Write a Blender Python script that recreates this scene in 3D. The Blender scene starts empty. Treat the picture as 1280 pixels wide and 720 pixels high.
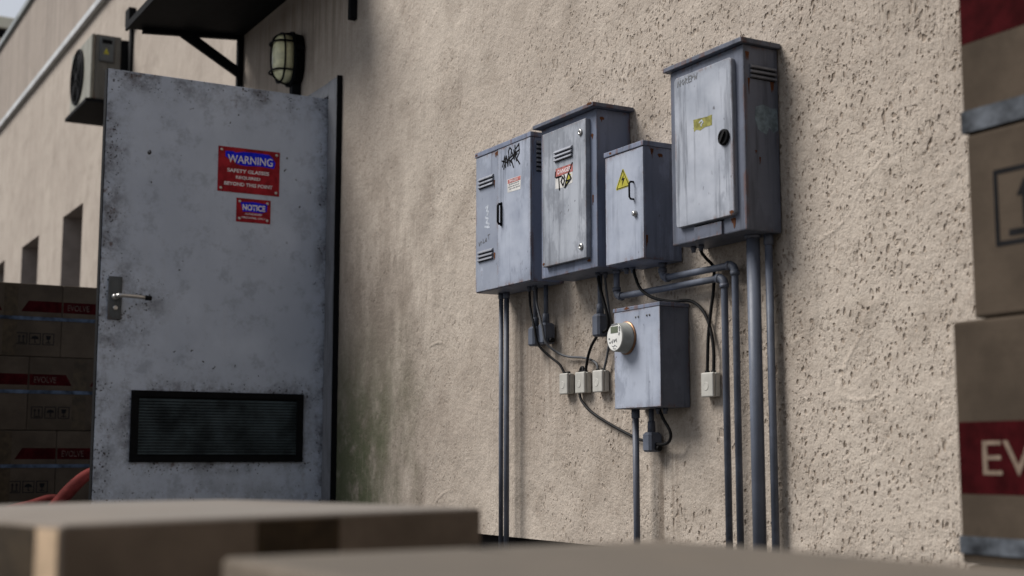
import bpy, bmesh, math, random
from mathutils import Vector, Matrix
random.seed(7)
R = math.radians
S = bpy.context.scene
COL = S.collection

# ------------------------------------------------------------------ render, camera, light
S.render.engine = 'CYCLES'
S.view_settings.view_transform = 'Standard'
S.view_settings.look = 'None'
S.view_settings.gamma = 1
S.view_settings.exposure = 0.12

cam = bpy.data.cameras.new('camera')
cam.sensor_width = 36
cam.lens = 47.36
cam.clip_end = 500
cam.clip_start = 0.02
cam.dof.use_dof = True
cam.dof.focus_distance = 4.4
cam.dof.aperture_fstop = 3.2
co = bpy.data.objects.new('camera', cam)
COL.objects.link(co)
co.location = (0, -2.45, 0.42)
co.rotation_euler = (R(90 + 7.22), 0, R(90 - 29.82))
S.camera = co

SUN = Vector((-0.38, -0.54, 0.76)).normalized()      # towards the sun
sl = bpy.data.lights.new('sun', 'SUN')
sl.energy = 4.5
sl.angle = R(32)
sl.color = (1, .96, .92)
so = bpy.data.objects.new('sun', sl)
COL.objects.link(so)
so.location = (-6, -8, 9)
so.rotation_euler = SUN.to_track_quat('Z', 'Y').to_euler()

W = bpy.data.worlds.new('World')
S.world = W
W.use_nodes = True
wn = W.node_tree
sky = wn.nodes.new('ShaderNodeTexSky')
sky.sky_type = 'NISHITA'
sky.sun_disc = False
sky.sun_elevation = math.asin(SUN.z)
sky.sun_rotation = math.atan2(SUN.x, SUN.y)
sky.dust_density = 3.0
sky.air_density = 1.0
bg = wn.nodes['Background']
bg.inputs['Strength'].default_value = 0.05
# thin bright cloud over the blue
tcw = wn.nodes.new('ShaderNodeTexCoord')
cl = wn.nodes.new('ShaderNodeTexNoise')
cl.inputs['Scale'].default_value = 3.5; cl.inputs['Detail'].default_value = 6
wn.links.new(tcw.outputs['Generated'], cl.inputs['Vector'])
cr = wn.nodes.new('ShaderNodeMapRange')
cr.inputs['From Min'].default_value = .25; cr.inputs['From Max'].default_value = .62
cr.inputs['To Min'].default_value = .55; cr.inputs['To Max'].default_value = .92
wn.links.new(cl.outputs['Fac'], cr.inputs['Value'])
cm = wn.nodes.new('ShaderNodeMix'); cm.data_type = 'RGBA'
cm.inputs[7].default_value = (11.4, 11.9, 12.9, 1)
# brighter towards the horizon, greyer overhead
sx = wn.nodes.new('ShaderNodeSeparateXYZ'); wn.links.new(tcw.outputs['Generated'], sx.inputs[0])
hz = wn.nodes.new('ShaderNodeMapRange')
hz.inputs['From Min'].default_value = .25; hz.inputs['From Max'].default_value = .75
wn.links.new(sx.outputs['Z'], hz.inputs['Value'])
hc = wn.nodes.new('ShaderNodeMix'); hc.data_type = 'RGBA'
hc.inputs[6].default_value = (13.0, 13.6, 14.8, 1); hc.inputs[7].default_value = (4.6, 5.0, 5.8, 1)
wn.links.new(hz.outputs['Result'], hc.inputs[0]); wn.links.new(hc.outputs[2], cm.inputs[7])
wn.links.new(cr.outputs['Result'], cm.inputs[0]); wn.links.new(sky.outputs[0], cm.inputs[6])
wn.links.new(cm.outputs[2], bg.inputs[0])

# ------------------------------------------------------------------ node helper
class M:
    def __init__(s, name, rough=.6, metal=0.0, spec=.4, coords='Object', jitter=False):
        s.m = bpy.data.materials.new(name)
        s.m.use_nodes = True
        s.t = s.m.node_tree
        s.b = s.t.nodes['Principled BSDF']
        s.b.inputs['Roughness'].default_value = rough
        s.b.inputs['Metallic'].default_value = metal
        s.b.inputs['Specular IOR Level'].default_value = spec
        tc = s.t.nodes.new('ShaderNodeTexCoord')
        s.v = tc.outputs[coords]
        if jitter:
            oi = s.t.nodes.new('ShaderNodeObjectInfo')
            mm = s.math('MULTIPLY', oi.outputs['Random'], 37.0)
            va = s.t.nodes.new('ShaderNodeVectorMath')
            va.operation = 'ADD'
            s.t.links.new(s.v, va.inputs[0])
            s.t.links.new(mm, va.inputs[1])
            s.v = va.outputs[0]
    def lk(s, a, b):
        if isinstance(a, (int, float)):
            b.default_value = a
        elif isinstance(a, tuple):
            b.default_value = a if len(a) == 4 else (*a, 1)
        else:
            s.t.links.new(a, b)
    def math(s, op, a, b=0.0, c=None, clamp=False):
        n = s.t.nodes.new('ShaderNodeMath')
        n.operation = op
        n.use_clamp = clamp
        s.lk(a, n.inputs[0]); s.lk(b, n.inputs[1])
        if c is not None: s.lk(c, n.inputs[2])
        return n.outputs[0]
    def mapv(s, scale=(1, 1, 1), rot=(0, 0, 0), loc=(0, 0, 0), v=None):
        n = s.t.nodes.new('ShaderNodeMapping')
        n.inputs['Scale'].default_value = scale
        n.inputs['Rotation'].default_value = rot
        n.inputs['Location'].default_value = loc
        s.t.links.new(v or s.v, n.inputs[0])
        return n.outputs[0]
    def noise(s, scale, detail=4, rough=.55, v=None, dist=0):
        n = s.t.nodes.new('ShaderNodeTexNoise')
        n.inputs['Scale'].default_value = scale
        n.inputs['Detail'].default_value = detail
        n.inputs['Roughness'].default_value = rough
        n.inputs['Distortion'].default_value = dist
        s.t.links.new(v or s.v, n.inputs['Vector'])
        return n.outputs['Fac']
    def noisec(s, scale, detail=2, v=None):
        n = s.t.nodes.new('ShaderNodeTexNoise')
        n.inputs['Scale'].default_value = scale
        n.inputs['Detail'].default_value = detail
        s.t.links.new(v or s.v, n.inputs['Vector'])
        return n.outputs['Color']
    def voro(s, scale, v=None, feature='F1', rnd=1):
        n = s.t.nodes.new('ShaderNodeTexVoronoi')
        n.feature = feature
        n.inputs['Scale'].default_value = scale
        n.inputs['Randomness'].default_value = rnd
        s.t.links.new(v or s.v, n.inputs['Vector'])
        return n.outputs['Distance']
    def warp(s, v, scale, amt):
        c = s.noisec(scale, 2, v)
        a = s.t.nodes.new('ShaderNodeVectorMath'); a.operation = 'SUBTRACT'
        s.t.links.new(c, a.inputs[0]); a.inputs[1].default_value = (.5, .5, .5)
        b = s.t.nodes.new('ShaderNodeVectorMath'); b.operation = 'SCALE'
        s.t.links.new(a.outputs[0], b.inputs[0]); b.inputs['Scale'].default_value = amt
        d = s.t.nodes.new('ShaderNodeVectorMath'); d.operation = 'ADD'
        s.t.links.new(v, d.inputs[0]); s.t.links.new(b.outputs[0], d.inputs[1])
        return d.outputs[0]
    def xyz(s, v=None):
        n = s.t.nodes.new('ShaderNodeSeparateXYZ')
        s.t.links.new(v or s.v, n.inputs[0])
        return n.outputs
    def step(s, x, a, b):          # smooth 0..1 between a and b (a may exceed b)
        n = s.t.nodes.new('ShaderNodeMapRange')
        n.interpolation_type = 'SMOOTHSTEP'
        if a <= b:
            lo, hi, t0, t1 = a, b, 0, 1
        else:
            lo, hi, t0, t1 = b, a, 1, 0
        s.lk(x, n.inputs['Value'])
        n.inputs['From Min'].default_value = lo; n.inputs['From Max'].default_value = hi
        n.inputs['To Min'].default_value = t0; n.inputs['To Max'].default_value = t1
        return n.outputs['Result']
    def mix(s, f, a, b, mode='MIX'):
        n = s.t.nodes.new('ShaderNodeMix')
        n.data_type = 'RGBA'
        n.blend_type = mode
        s.lk(f, n.inputs[0]); s.lk(a, n.inputs[6]); s.lk(b, n.inputs[7])
        return n.outputs[2]
    def mul(s, *a):
        r = a[0]
        for x in a[1:]: r = s.math('MULTIPLY', r, x)
        return r
    def color(s, c): s.lk(c, s.b.inputs['Base Color'])
    def rough(s, r): s.lk(r, s.b.inputs['Roughness'])
    def bump(s, h, strength=.3, dist=.002, prev=None):
        n = s.t.nodes.new('ShaderNodeBump')
        n.inputs['Strength'].default_value = strength
        n.inputs['Distance'].default_value = dist
        s.lk(h, n.inputs['Height'])
        if prev: s.t.links.new(prev, n.inputs['Normal'])
        s.t.links.new(n.outputs[0], s.b.inputs['Normal'])
        return n.outputs[0]
    def edge(s, r=.008):           # 0 on flats, rising on real edges
        n = s.t.nodes.new('ShaderNodeBevel')
        n.samples = 4
        n.inputs['Radius'].default_value = r
        g = s.t.nodes.new('ShaderNodeNewGeometry')
        d = s.t.nodes.new('ShaderNodeVectorMath'); d.operation = 'DOT_PRODUCT'
        s.t.links.new(n.outputs[0], d.inputs[0]); s.t.links.new(g.outputs['Normal'], d.inputs[1])
        return s.math('SUBTRACT', 1.0, d.outputs['Value'], clamp=True)

def plain(name, col, rough=.6, metal=0, spec=.4, vary=.25, scale=30):
    k = M(name, rough, metal, spec, jitter=True)
    n = k.noise(scale, 5, .6)
    lo = tuple(x * (1 - vary) for x in col); hi = tuple(min(1, x * (1 + vary)) for x in col)
    k.color(k.mix(k.step(n, .3, .7), lo, hi))
    k.bump(k.noise(scale * 6, 3), .15, .001)
    return k.m

def painted_metal(name, base, rust=.5, streak=.5, rough=.5, light=None):
    k = M(name, rough, 0, .28, jitter=True)
    broad = k.noise(5, 4, .6)
    st = k.noise(1.0, 6, .65, v=k.mapv((38, 38, 2.4)))
    st2 = k.noise(1.0, 5, .6, v=k.mapv((9, 9, 1.6), loc=(3, 1, 2)))
    fine = k.noise(70, 6, .7)
    dk = tuple(x * .60 for x in base)
    lt = light or tuple(min(1, x * 1.22) for x in base)
    c = k.mix(k.step(broad, .3, .7), base, lt)
    c = k.mix(k.mul(k.step(st, .48, .64), k.step(st2, .4, .58), streak), c, tuple(x * .5 for x in base))
    c = k.mix(k.mul(k.step(st2, .58, .72), streak * .7), c, tuple(x * .72 for x in base))
    c = k.mix(k.mul(k.step(fine, .58, .74), .25), c, dk)
    # small scuffs and specks
    sp = k.voro(55, k.warp(k.mapv((1, 1, .55)), 20, .05))
    c = k.mix(k.mul(k.step(sp, .17, .10), k.step(k.noise(7, 3), .52, .64), .7), c, (.05, .045, .045))
    # handling grime that creeps in from the rims
    ew = k.edge(.035)
    c = k.mix(k.mul(k.step(ew, .0, .10), k.step(k.noise(11, 5, .7), .36, .60), .62), c, tuple(x * .38 for x in base))
    pt = k.noise(3.2, 6, .68, v=k.mapv((1, 1, .6), loc=(9, 2, 4)))
    c = k.mix(k.mul(k.step(pt, .50, .55), streak * .65), c, tuple(x * .68 for x in base))
    # rust that keeps to the edges and bleeds down a little
    e = k.edge(.010)
    rn = k.noise(16, 5, .65)
    rm = k.mul(k.step(e, .015, .20), k.step(rn, .50, .60))
    dn = k.noise(1.0, 4, .6, v=k.mapv((45, 45, 5), loc=(1, 5, 3)))
    e2 = k.edge(.022)
    dr = k.noise(1.0, 5, .65, v=k.mapv((30, 30, 4.5), loc=(2, 7, 3)))
    rm = k.math('MAXIMUM', rm, k.mul(k.step(e2, .01, .08), k.step(dr, .545, .60)))
    rm2 = k.mul(k.step(rn, .66, .72), k.step(dn, .55, .68), .6)
    rm = k.math('MULTIPLY', k.math('ADD', rm, rm2, clamp=True), rust)
    rc = k.mix(k.noise(60, 3), (.050, .020, .011), (.18, .066, .028))
    c = k.mix(rm, c, rc)
    # bare worn edges
    c = k.mix(k.mul(k.step(e, .05, .3), k.step(k.noise(26, 4), .42, .62), .35), c, (.42, .42, .44))
    k.color(c)
    k.rough(k.math('ADD', k.math('MULTIPLY', rm, .3), k.math('ADD', k.math('MULTIPLY', fine, .25), rough - .12)))
    b = k.bump(k.noise(3.5, 3), .12, .01)
    k.bump(k.math('ADD', fine, k.math('MULTIPLY', rm, 1.2)), .12, .0015, b)
    return k.m

# ------------------------------------------------------------------ wall materials
def wall_material():
    k = M('pitted_beige_plaster', .88, 0, .2)
    x, y, z = k.xyz()
    near = k.step(x, -7.2, -5.2)               # coarse render on the near wall, smooth further along
    cloud = k.noise(1.1, 5, .6)
    cloud2 = k.noise(4.5, 5, .6)
    grain = k.noise(150, 4, .7)
    mott = k.noise(26, 6, .65)
    c = k.mix(k.step(cloud, .3, .7), (.370, .318, .268), (.465, .408, .346))
    c = k.mix(k.mul(k.step(cloud2, .45, .70), .62), c, (.275, .232, .190))
    c = k.mix(k.mul(k.step(mott, .5, .75), .35), c, (.255, .205, .165))
    c = k.mix(k.mul(k.step(grain, .48, .70), .42), c, (.235, .195, .16))
    grain2 = k.noise(75, 5, .72)
    c = k.mix(k.mul(k.step(grain2, .50, .66), .30), c, (.25, .205, .17))
    c = k.mix(k.mul(k.step(grain2, .50, .36), .22), c, (.50, .45, .40))
    # vertical rain streaks, strongest on the parapet above the ledge strip
    st = k.noise(1.0, 5, .6, v=k.mapv((5.5, 5.5, .28)))
    st2 = k.noise(1.0, 5, .6, v=k.mapv((7, 7, .4), loc=(4, 2, 1)))
    par = k.step(z, 4.15, 4.35)
    sm = k.math('ADD', k.math('MULTIPLY', par, .42), k.math('MULTIPLY', k.math('SUBTRACT', 1.0, near), .14))
    c = k.mix(k.mul(k.step(st, .42, .66), sm), c, (.15, .125, .105))
    c = k.mix(k.mul(k.step(st2, .5, .7), sm, .6), c, (.17, .14, .115))
    c = k.mix(k.mul(par, .50), c, (.20, .168, .145))
    c = k.mix(k.mul(k.math('SUBTRACT', 1.0, near), .35), c, (.30, .258, .222))
    # damp brown wash and moss beside the door frame
    wob = k.math('ADD', x, k.math('MULTIPLY', k.math('SUBTRACT', k.noise(2.2, 5, .65), .5), 1.3))
    damp = k.mul(k.step(wob, -4.35, -5.5), k.step(x, -7.0, -6.0), k.step(z, 2.3, .9))
    dn = k.noise(1.0, 7, .72, v=k.mapv((7, 7, 2.6), rot=(0, R(12), 0)))
    c = k.mix(k.mul(damp, k.step(dn, .32, .60), .66), c, (.150, .122, .096))
    moss = k.mul(k.step(wob, -4.95, -5.7), k.step(k.math('ADD', z, k.math('MULTIPLY', dn, .5)), 1.45, .65))
    c = k.mix(k.mul(moss, k.step(k.noise(9, 7, .75), .27, .54), .88), c, (.078, .094, .046))
    # dark vertical streaks below the meter conduit, cabinets and canopy, and behind the pipes
    dark_streak = k.noise(1.0, 6, .7, v=k.mapv((26, 26, 1.3), loc=(3, 3, 3)))
    for cx_, hw_, top_, amt in ((-3.34, .10, .46, .75), (-4.17, .12, 1.0, .5), (-3.60, .20, .85, .45), (-2.95, .22, 1.02, .5), (-3.95, .22, .98, .5), (-6.5, 1.1, 2.85, .6)):
        mx = k.step(k.math('ABSOLUTE', k.math('SUBTRACT', x, cx_)), hw_, hw_ * .35)
        mz = k.mul(k.step(z, top_ + .03, top_ - .05), k.step(z, top_ - .75, top_ - .2))
        c = k.mix(k.mul(mx, mz, k.step(dark_streak, .40, .60), amt), c, (.165, .130, .100))
    # pits in the render, real hollows
    wv = k.warp(k.mapv((1, 1, .62)), 22, .035)
    clus = k.noise(1.5, 5, .66)
    right = k.step(x, -4.3, -2.4)
    clus = k.math('ADD', clus, k.math('MULTIPLY', right, .10))
    v1 = k.math('ADD', k.voro(66, wv), k.math('MULTIPLY', k.math('SUBTRACT', k.noise(13, 3, .6), .5), .55))
    p1 = k.mul(k.step(v1, .36, .22), k.step(k.noise(33, 2), .42, .50), k.step(clus, .48, .56))
    v2 = k.voro(135, k.warp(k.mapv((1, 1, .55), loc=(2, 3, 4)), 60, .014))
    p2 = k.mul(k.step(v2, .40, .24), k.step(k.noise(14, 3), .44, .58), k.step(clus, .36, .52))
    v3 = k.math('ADD', k.voro(34, k.warp(k.mapv((1, 1, .6), loc=(7, 3, 1)), 22, .05)), k.math('MULTIPLY', k.math('SUBTRACT', k.noise(10, 3, .6), .5), .35))
    p3 = k.mul(k.step(v3, .24, .13), k.step(k.noise(9, 2), .50, .57))
    pit = k.math('MAXIMUM', p1, k.math('MAXIMUM', k.math('MULTIPLY', p2, .45), p3))
    pit = k.mul(pit, near, k.math('ADD', .45, k.math('MULTIPLY', k.step(x, -4.6, -2.9), .55)))
    c = k.mix(k.mul(pit, .46), c, (.165, .118, .080))  # relief shade of the pits, put into the colour
    # shallow trowel scratches running diagonally
    sc = k.noise(1.0, 4, .6, v=k.mapv((70, 70, 7), rot=(0, R(38), 0)))
    sc2 = k.noise(1.0, 4, .6, v=k.mapv((60, 60, 5), rot=(0, R(-50), 0), loc=(3, 1, 7)))
    scm = k.step(k.noise(1.7, 3), .46, .6)
    c = k.mix(k.mul(k.step(sc2, .6, .72), scm, near, .35), c, (.47, .41, .35))
    k.color(c)
    h = k.math('ADD', k.math('MULTIPLY', mott, .9), k.math('MULTIPLY', grain, .35))
    h = k.math('ADD', h, k.mul(k.math('ADD', sc, sc2), scm, 1.1))
    # a few curved trowel ridges
    tw = k.noise(1.35, 2, .4, v=k.mapv((1, 1, 1.2), rot=(0, R(25), 0), loc=(2, 1, 6)))
    rdg = k.math('ABSOLUTE', k.math('SUBTRACT', k.math('FRACT', k.math('MULTIPLY', tw, 7.0)), .5))
    h = k.math('ADD', h, k.mul(k.step(rdg, .07, .0), k.step(k.noise(2.1, 3), .52, .66), .50))
    k.bump(h, .7, .005)
    # true displacement
    dsum = k.math('ADD', k.math('MULTIPLY', k.math('SUBTRACT', k.noise(11, 4, .6), .5), .007),
                  k.math('MULTIPLY', k.math('SUBTRACT', k.noise(45, 5, .7), .5), .0045))
    dsum = k.math('ADD', dsum, k.math('MULTIPLY', pit, -.0036))
    dsum = k.mul(dsum, k.step(x, -6.0, -5.85), k.step(x, -1.25, -1.35))
    d = k.t.nodes.new('ShaderNodeDisplacement')
    d.inputs['Midlevel'].default_value = 0
    d.inputs['Scale'].default_value = 1
    k.lk(dsum, d.inputs['Height'])
    k.t.links.new(d.outputs[0], k.t.nodes['Material Output'].inputs['Displacement'])
    k.m.displacement_method = 'BOTH'
    return k.m

def door_material():
    k = M('scuffed_grey_door_paint', .55, 0, .2)
    x, y, z = k.xyz()
    n1 = k.noise(2.2, 5, .6); n2 = k.noise(9, 8, .75); n3 = k.noise(60, 5, .7)
    c = k.mix(k.step(n1, .3, .7), (.43, .485, .58), (.55, .61, .71))
    c = k.mix(k.mul(k.step(n2, .5, .64), .5), c, (.27, .30, .36))
    c = k.mix(k.mul(k.step(n3, .55, .75), .25), c, (.46, .49, .55))
    stv = k.noise(1.0, 5, .6, v=k.mapv((22, 22, 1.5)))
    c = k.mix(k.mul(k.step(stv, .55, .7), .25), c, (.46, .49, .55))
    # dirt gathers near the edges, the handle and the foot of the door
    a = k.step(y, -.93, -1.07)
    b = k.step(z, .45, .05)
    t = k.step(z, 2.02, 2.17)
    rr = k.step(y, -.10, -.01)
    hy = k.math('ADD', y, .99); hz = k.math('SUBTRACT', z, 1.13)
    hd = k.math('SQRT', k.math('ADD', k.mul(hy, hy), k.mul(hz, hz)))
    hh = k.step(hd, .30, .05)
    vy = k.math('MAXIMUM', k.math('SUBTRACT', k.math('ABSOLUTE', k.math('ADD', y, .52)), .405), 0.0)
    vz = k.math('MAXIMUM', k.math('SUBTRACT', k.math('ABSOLUTE', k.math('SUBTRACT', z, .566)), .16), 0.0)
    vd = k.math('SQRT', k.math('ADD', k.mul(vy, vy), k.mul(vz, vz)))
    gv = k.step(vd, .10, .0)
    d = k.math('MAXIMUM', k.math('MAXIMUM', a, b), k.math('MAXIMUM', k.math('MAXIMUM', t, rr), k.math('MAXIMUM', hh, gv)))
    grime = k.mul(d, k.step(k.noise(8, 8, .78), .42, .66))
    c = k.mix(k.mul(grime, .78), c, (.085, .080, .082))
    scr = k.noise(1.0, 5, .65, v=k.mapv((4, 6, 130), rot=(R(14), 0, 0)))
    c = k.mix(k.mul(k.step(scr, .62, .68), k.step(k.noise(4, 3), .5, .6), .35), c, (.50, .55, .62))
    spk = k.voro(62, k.warp(k.v, 40, .02))
    den = k.math('ADD', k.math('MULTIPLY', d, .24), k.math('MULTIPLY', k.noise(5, 4), .16))
    m = k.mul(k.math('LESS_THAN', spk, k.math('ADD', den, -.03)), k.step(k.noise(13, 3), .46, .56))
    c = k.mix(k.mul(m, .85), c, (.022, .018, .017))
    spk2 = k.voro(17, k.warp(k.v, 25, .05))
    c = k.mix(k.mul(k.step(spk2, .11, .07), k.step(k.noise(3, 2), .5, .56)), c, (.03, .026, .026))
    ro = k.mul(k.step(k.noise(14, 5, .7), .60, .70), k.math('ADD', k.math('MULTIPLY', d, .7), .08))
    c = k.mix(ro, c, (.09, .045, .03))
    e = k.edge(.008)
    c = k.mix(k.mul(k.step(e, .03, .25), k.step(k.noise(30, 4), .4, .6), .8), c, (.045, .03, .025))
    k.color(c)
    k.rough(k.math('ADD', .40, k.math('MULTIPLY', n2, .25)))
    bb = k.bump(k.noise(2.5, 3), .15, .01)
    k.bump(k.math('ADD', n3, k.math('MULTIPLY', m, -1.5)), .15, .0015, bb)
    return k.m

def kraft(name, col, worn=.5, dust=None):
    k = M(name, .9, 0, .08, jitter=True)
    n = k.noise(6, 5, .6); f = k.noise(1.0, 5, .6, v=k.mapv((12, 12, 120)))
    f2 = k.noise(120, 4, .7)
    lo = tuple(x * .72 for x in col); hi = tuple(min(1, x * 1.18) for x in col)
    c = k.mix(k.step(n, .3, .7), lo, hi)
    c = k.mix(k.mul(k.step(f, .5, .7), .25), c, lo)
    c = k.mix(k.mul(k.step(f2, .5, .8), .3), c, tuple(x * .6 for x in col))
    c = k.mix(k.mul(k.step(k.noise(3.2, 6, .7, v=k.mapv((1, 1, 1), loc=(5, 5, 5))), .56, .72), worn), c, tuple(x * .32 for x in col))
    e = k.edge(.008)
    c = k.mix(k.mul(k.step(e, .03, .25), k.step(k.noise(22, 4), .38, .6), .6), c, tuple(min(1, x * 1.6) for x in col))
    if dust:                       # dust lies on what faces up
        gn = k.t.nodes.new('ShaderNodeNewGeometry')
        nz = k.xyz(gn.outputs['Normal'])[2]
        dn = k.noise(4, 6, .65)
        c = k.mix(k.mul(k.step(nz, .6, .95), k.math('ADD', .62, k.math('MULTIPLY', k.step(dn, .35, .65), .35))), c, dust)
    k.color(c)
    b = k.bump(k.noise(5, 3), .25, .006)
    k.bump(k.math('ADD', f, f2), .2, .0012, b)
    return k.m

MT = {}
MT['wall'] = wall_material()
MT['door'] = door_material()
MT['cab'] = painted_metal('blue_grey_shaded_paint', (.165, .192, .265), rust=.9, streak=.8)  # darkened in colour so the cabinet sides read as shaded
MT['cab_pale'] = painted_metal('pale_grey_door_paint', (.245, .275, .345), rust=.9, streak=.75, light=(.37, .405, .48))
MT['cab_dark'] = painted_metal('dark_grey_shaded_paint', (.105, .118, .155), rust=.9, streak=.7)  # darker still: side shade of near cabinet and meter box is in the colour
MT['vent_pale'] = painted_metal('pale_louvre_paint', (.27, .285, .325), rust=.06, streak=.5)
MT['vent_dark'] = painted_metal('dark_louvre_paint', (.16, .168, .19), rust=.04, streak=.4)
MT['rust'] = kraft('rust_stain', (.105, .043, .022), worn=.7)
MT['pipe'] = painted_metal('slate_pipe_paint', (.105, .120, .155), rust=.12, streak=.35, rough=.45)
MT['frame'] = painted_metal('grey_frame_paint', (.17, .175, .19), rust=.35, streak=.7)
MT['black'] = plain('black_painted_steel', (.006, .0065, .0075), .75, spec=.08)
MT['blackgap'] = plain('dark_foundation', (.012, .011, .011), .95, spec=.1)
MT['rubber'] = plain('black_rubber', (.008, .008, .0085), .6, spec=.15)
MT['greycable'] = plain('grey_cable_sheath', (.085, .088, .095), .55, spec=.2)
MT['junction'] = plain('warm_grey_plastic', (.43, .42, .385), .45, vary=.14, scale=18)
MT['meterface'] = plain('white_meter_plastic', (.66, .66, .63), .3, vary=.08)
MT['meterbody'] = plain('grey_meter_plastic', (.27, .275, .255), .3, vary=.15)
MT['copper'] = plain('tarnished_copper_ring', (.30, .17, .10), .42, metal=.8)
MT['lcd'] = plain('green_grey_display', (.10, .12, .075), .2, vary=.12)
MT['ink'] = plain('dark_ink', (.012, .012, .013), .9, spec=.05)
MT['faintink'] = plain('faded_grey_ink', (.14, .145, .155), .7)
MT['white'] = plain('white_sticker_paper', (.55, .54, .52), .6, vary=.15)
MT['red'] = plain('dark_red_sign_enamel', (.30, .018, .026), .7, spec=.12, vary=.3, scale=22)
MT['faded_red'] = plain('faded_red_print', (.33, .10, .09), .6, vary=.4, scale=60)
MT['blue'] = plain('blue_sign_enamel', (.012, .020, .62), .7, spec=.1, vary=.2)
MT['signwhite'] = plain('off_white_lettering', (.74, .70, .72), .7, spec=.1, vary=.25, scale=90)
MT['yellow'] = plain('yellow_sign_vinyl', (.36, .33, .045), .6, spec=.15, vary=.3)
MT['tape_yellow'] = plain('olive_yellow_tape', (.215, .205, .062), .7, spec=.1, vary=.45, scale=50)
MT['steel'] = plain('bare_steel', (.48, .47, .45), .28, metal=.9, vary=.15)
MT['darksteel'] = painted_metal('dark_tarnished_plate', (.085, .095, .10), rust=.3, streak=.5, rough=.4)
MT['louvre'] = plain('dark_teal_slats', (.045, .060, .066), .55, spec=.2, vary=.6, scale=7)
MT['glassyellow'] = plain('yellowed_lamp_glass', (.80, .79, .50), .25, spec=.4, vary=.25, scale=14)
MT['ac'] = painted_metal('yellowed_white_casing', (.215, .21, .175), rust=.7, streak=1.0)
MT['acside'] = painted_metal('stained_casing_side', (.125, .122, .110), rust=.75, streak=.9)
MT['kraft'] = kraft('kraft_board', (.265, .20, .145))
MT['kraft_pale'] = kraft('dusty_kraft_board', (.205, .170, .138), worn=.45, dust=(.20, .185, .168))
MT['kraft_grimy'] = kraft('grimy_kraft_board', (.20, .165, .130), worn=.6, dust=(.118, .105, .090))
MT['kraft_dark'] = kraft('shade_darkened_kraft', (.070, .054, .040), worn=.7)  # board darkened in colour in place of shade over the stacks
MT['tape'] = plain('brown_parcel_tape', (.042, .029, .016), .5, spec=.2, vary=.35)
MT['redband'] = plain('red_printed_band', (.032, .003, .004), .9, spec=.04, vary=.35, scale=25)
MT['bandtext'] = plain('kraft_lettering', (.17, .13, .10), .9, spec=.05, vary=.25, scale=60)
MT['strap'] = plain('blue_white_strap', (.05, .068, .10), .6, spec=.1, vary=.7, scale=14)
MT['wrapstrap'] = plain('grey_white_strap', (.070, .078, .090), .6, spec=.1, vary=.8, scale=16)
MT['glass'] = plain('dark_window_glass', (.015, .016, .018), .08, spec=.6, vary=.1)
MT['wood'] = kraft('grey_pallet_wood', (.13, .10, .075), worn=.6)
MT['reveal'] = plain('window_reveal_render', (.30, .26, .235), .9, spec=.1, vary=.12, scale=8)
MT['scraped'] = plain('scraped_paper', (.42, .455, .51), .8, spec=.1, vary=.25, scale=120)
MT['sunlit_board'] = plain('painted_sunlit_strip', (.54, .40, .27), .85, spec=.1, vary=.15)  # pale tone stands in for sunlight on the foreground carton
MT['dimtext'] = plain('dim_kraft_lettering', (.085, .062, .052), .9, spec=.05, vary=.5, scale=80)  # darker lettering tone for the pallet stack
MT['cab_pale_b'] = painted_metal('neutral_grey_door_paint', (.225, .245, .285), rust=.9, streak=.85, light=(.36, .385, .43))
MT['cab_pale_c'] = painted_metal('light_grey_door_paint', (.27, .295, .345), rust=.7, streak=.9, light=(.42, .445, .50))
MT['coping'] = painted_metal('grey_coping_metal', (.23, .25, .25), rust=.1, streak=.5)
MT['ledge'] = painted_metal('pale_ledge_paint', (.45, .46, .46), rust=.1, streak=.5)
MT['cream'] = plain('cream_render', (.80, .74, .58), .9, vary=.06)
MT['hose'] = plain('dusty_red_rubber', (.16, .03, .026), .7, spec=.1, vary=.35, scale=12)
MT['fadeblue'] = plain('faded_blue_sticker', (.13, .175, .205), .7, vary=.4, scale=40)

def ground_mat():
    k = M('worn_concrete_yard', .9, 0, .2)
    n = k.noise(.9, 6, .6); g = k.noise(60, 5, .7)
    c = k.mix(k.step(n, .3, .7), (.045, .043, .041), (.085, .080, .075))
    c = k.mix(k.mul(k.step(g, .5, .75), .4), c, (.05, .048, .045))
    cr = k.voro(.9, k.warp(k.v, 3, .4), 'DISTANCE_TO_EDGE')
    c = k.mix(k.step(cr, .012, .004), c, (.02, .02, .02))
    k.color(c)
    k.bump(g, .4, .004)
    return k.m
MT['ground'] = ground_mat()

# ------------------------------------------------------------------ mesh helpers
def nb(): return bmesh.new()

def box(bm, x0, x1, y0, y1, z0, z1, bev=0.0, seg=2):
    vs = [bm.verts.new((x, y, z)) for x in (x0, x1) for y in (y0, y1) for z in (z0, z1)]
    f = [(0, 1, 3, 2), (4, 6, 7, 5), (0, 4, 5, 1), (2, 3, 7, 6), (0, 2, 6, 4), (1, 5, 7, 3)]
    fs = [bm.faces.new([vs[i] for i in q]) for q in f]
    if bev:
        es = list({e for a in fs for e in a.edges})
        bmesh.ops.bevel(bm, geom=es, offset=bev, segments=seg, affect='EDGES', profile=.5)

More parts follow.
